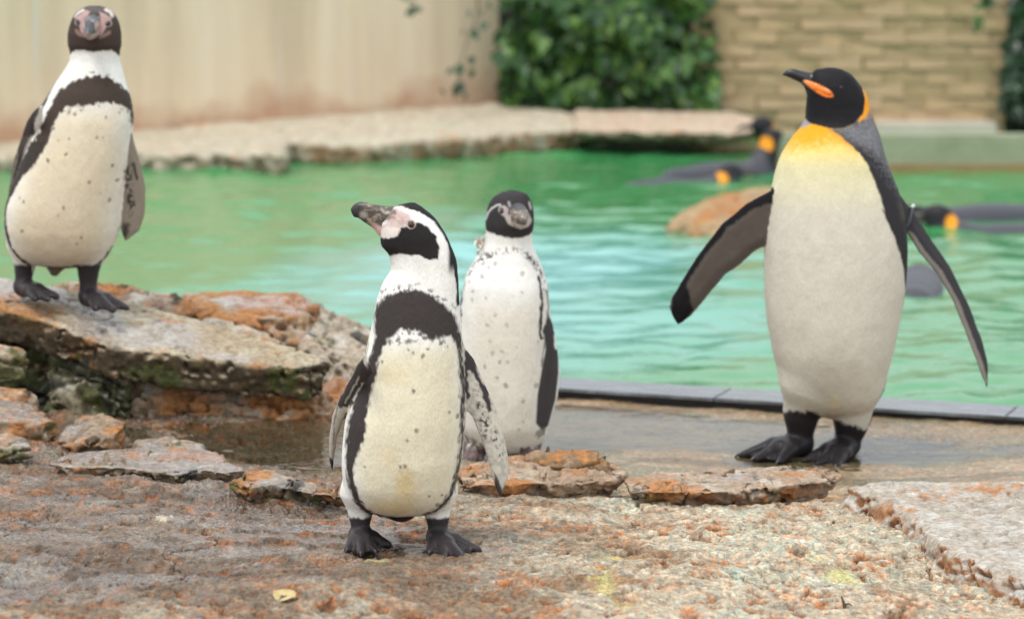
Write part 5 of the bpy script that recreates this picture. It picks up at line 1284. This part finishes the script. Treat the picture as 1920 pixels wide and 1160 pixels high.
# lower plate sits proud of the cheek
D.bill([((1552, 172, -.038), (1528, 163, -.022), .0088, .0112), ((1528, 163, -.022), (1508, 153.5, -.010), .0112, .0062), ((1552, 172, .038), (1528, 163, .022), .0088, .0112), ((1528, 163, .022), (1508, 153.5, .010), .0112, .0062),
        ((1552, 152, 0), (1526, 149, 0), .022, .016)], 0.002, billD,
       [(1556, 140), (1540, 136), (1524, 137), (1503, 132.5), (1490, 129), (1480, 128.5), (1472, 133), (1466, 141), (1475, 144), (1485, 148.5), (1501, 156), (1508, 164), (1513, 180), (1560, 180)], 0.015, 1.0)
# flipper band
m, nt, b = new_mat('band_plastic'); b.inputs['Base Color'].default_value = (0.012, 0.012, 0.013, 1); b.inputs['Roughness'].default_value = 0.35; M['band'] = m
m, nt, b = new_mat('band_metal'); b.inputs['Base Color'].default_value = (0.6, 0.6, 0.6, 1); b.inputs['Metallic'].default_value = 0.8; b.inputs['Roughness'].default_value = 0.35; M['bandm'] = m
p1, _ = D.surf(1716, 398); p2, _ = D.surf(1701, 425)
c_ = (p1 + p2) / 2; e1 = (p1 - p2) / 2 * 1.35; e2 = np.array([0.0, 0.026, 0.0])
bd = tube('flipper_band', [c_ + e1 * math.cos(a) + e2 * math.sin(a) for a in np.linspace(0, 2 * math.pi, 25)], 0.0030, M['band'], D.root)
tube('clasp', [p1 + e1 * .22 + np.array([0, -.004, 0]), p1 + e1 * .45 + np.array([.003, -.006, .001])], 0.0042, M['bandm'], bd, 8)

# ------------------------------------------------------------------ penguins in the water, far behind
def swimmer(uv, Yoff, label, heading, upright=0.0, head_up=0.09, h=0.009, patch=True, low=0.0):
    w0 = G(uv[0], uv[1], WZ)
    root = empty('king_penguin', (w0[0], w0[1], WZ)); root.rotation_euler.z = heading; tag(root, label, 'penguin', 'dark penguins swimming in the pool')
    f = Field((-0.62, -0.16, -0.16), (0.26, 0.16, 0.34), h)
    f.ell((-0.22, 0, -0.025 - low), (0.34, 0.115, 0.085), 0.02)                       # floating back
    f.cone((-0.48, 0, -0.02 - low), (-0.59, 0, -0.035 - low), 0.05, 0.012, 0.05)      # tail
    f.cone((0.03, 0, -0.02 - low), (0.11, 0, head_up), 0.075, 0.046, 0.05)            # neck
    f.ell((0.125, 0, head_up + 0.03), (0.062, 0.044, 0.047), 0.03)                     # head
    for sd in (-1, 1): f.cone((-0.08, sd * 0.09, -0.03 - low), (-0.26, sd * 0.145, -0.07 - low), 0.03, 0.012, 0.02)
    V, Q = f.mesh(2); N = normals(V, Q)
    C = np.tile(np.array([0.065, 0.066, 0.078]), (len(V), 1))
    C = L(C, (0.022, 0.020, 0.023), sstep(0.02, 0.07, V[:, 0]) * sstep(-0.01, 0.05, V[:, 2]))
    C = L(C, (0.62, 0.58, 0.48), sstep(-0.04, -0.08, V[:, 2] + low))
    if patch:
        d = np.hypot((V[:, 0] - 0.066) / 0.026, (V[:, 2] - head_up - 0.005) / 0.036)
        C = L(C, (0.85, 0.33, 0.02), sstep(1.05, 0.8, d))
    mesh_obj('body', V, Q, M['plumage'], root, np.concatenate([C, np.full((len(V), 1), 0.4)], 1))
    g_ = Field((0.14, -0.04, head_up - 0.03), (0.33, 0.04, head_up + 0.08), 0.004)
    g_.cone((0.16, 0, head_up + 0.028), (0.24, 0, head_up + 0.022), 0.018, 0.010, 0); g_.cone((0.24, 0, head_up + 0.022), (0.275, 0, head_up + 0.008), 0.010, 0.004, 0.004)
    V, Q = g_.mesh(1); C = np.tile(np.array([0.02, 0.02, 0.022]), (len(V), 1)); C = L(C, (0.7, 0.2, 0.03), sstep(head_up + 0.022, head_up + 0.014, V[:, 2]) * sstep(0.24, 0.22, V[:, 0]))
    mesh_obj('bill', V, Q, M['horn'], root, np.concatenate([C, np.full((len(V), 1), 0.3)], 1))
R_ = math.radians
swimmer((1815, 428), 0, 'dark penguin with bright orange neck patch swimming in open green water', R_(170), head_up=0.02, low=0.035)
swimmer((1762, 412), 0, 'penguin swimming low beside the one with the bright neck patch', R_(200), head_up=-0.01)
swimmer((1325, 338), 0, 'low floating penguin with an orange cheek near the boulder', R_(20), head_up=0.0, low=0.045)
swimmer((1412, 322), 0, 'upright dark penguin swimming behind the orange brown boulder', R_(35), head_up=0.13)
swimmer((1470, 300), 0, 'penguin with raised head swimming below the pinkish slab', R_(200), head_up=0.15, low=0.04)
swimmer((1722, 518), 0, 'grey backed penguin diving just under the water surface', R_(80), head_up=-0.10, patch=False, low=0.02)

# ------------------------------------------------------------------ small litter on the rock
m, nt, b = new_mat('dry_leaf'); n = tex_noise(nt, 120, 3); r = ramp(nt, n.outputs['Fac'], [(0.3, (0.42, 0.31, 0.12)), (0.7, (0.55, 0.44, 0.22))]); nt.links.new(r.outputs[0], b.inputs['Base Color']); b.inputs['Roughness'].default_value = 0.6
M['dry'] = m
def gpt(u_, v_, z0=0.13, up=0.0):
    p_ = G(u_, v_, z0)
    for _ in range(5): p_ = G(u_, v_, float(ground_z(np.array([p_[0]]), np.array([p_[1]]))[0][0]) + up)
    return p_
q = gpt(535, 1118, up=0.006)
xs_ = np.linspace(-1, 1, 9); V = []; Fq = []
for i, a in enumerate(xs_):
    w = 0.011 * (1 - a * a) ** 0.6 + 0.0008
    for j, b_ in enumerate((-1, -0.4, 0, 0.4, 1)): V.append((a * 0.022, b_ * w * 1.4, 0.003 * abs(b_) + 0.004 * a * a + 0.0015 * math.sin(3 * a + b_)))
for i in range(8):
    for j in range(4): Fq.append((i * 5 + j, (i + 1) * 5 + j, (i + 1) * 5 + j + 1, i * 5 + j + 1))
lf = mesh_obj('fallen_leaf', V, Fq, M['dry'], loc=q); lf.rotation_euler = (0.35, 0.1, -0.7); tag(lf, 'single yellow fallen leaf lying on the foreground rock', 'leaf')
sd_ = lf.modifiers.new('thickness', 'SOLIDIFY'); sd_.thickness = 0.0008
q = gpt(1584, 1135, up=0.002)
tw = empty('twig', q); tag(tw, 'tiny dark twig standing up from the pale foreground rock', 'twig')
tube('stem', [(0, 0, -0.005), (-0.002, 0, 0.006), (-0.006, 0.002, 0.016)], 0.0035, M['bark'], tw, r2=0.0015); tube('branch', [(0, 0, 0.002), (0.006, -0.002, 0.004), (0.013, -0.003, 0.001)], 0.0028, M['bark'], tw, r2=0.001)
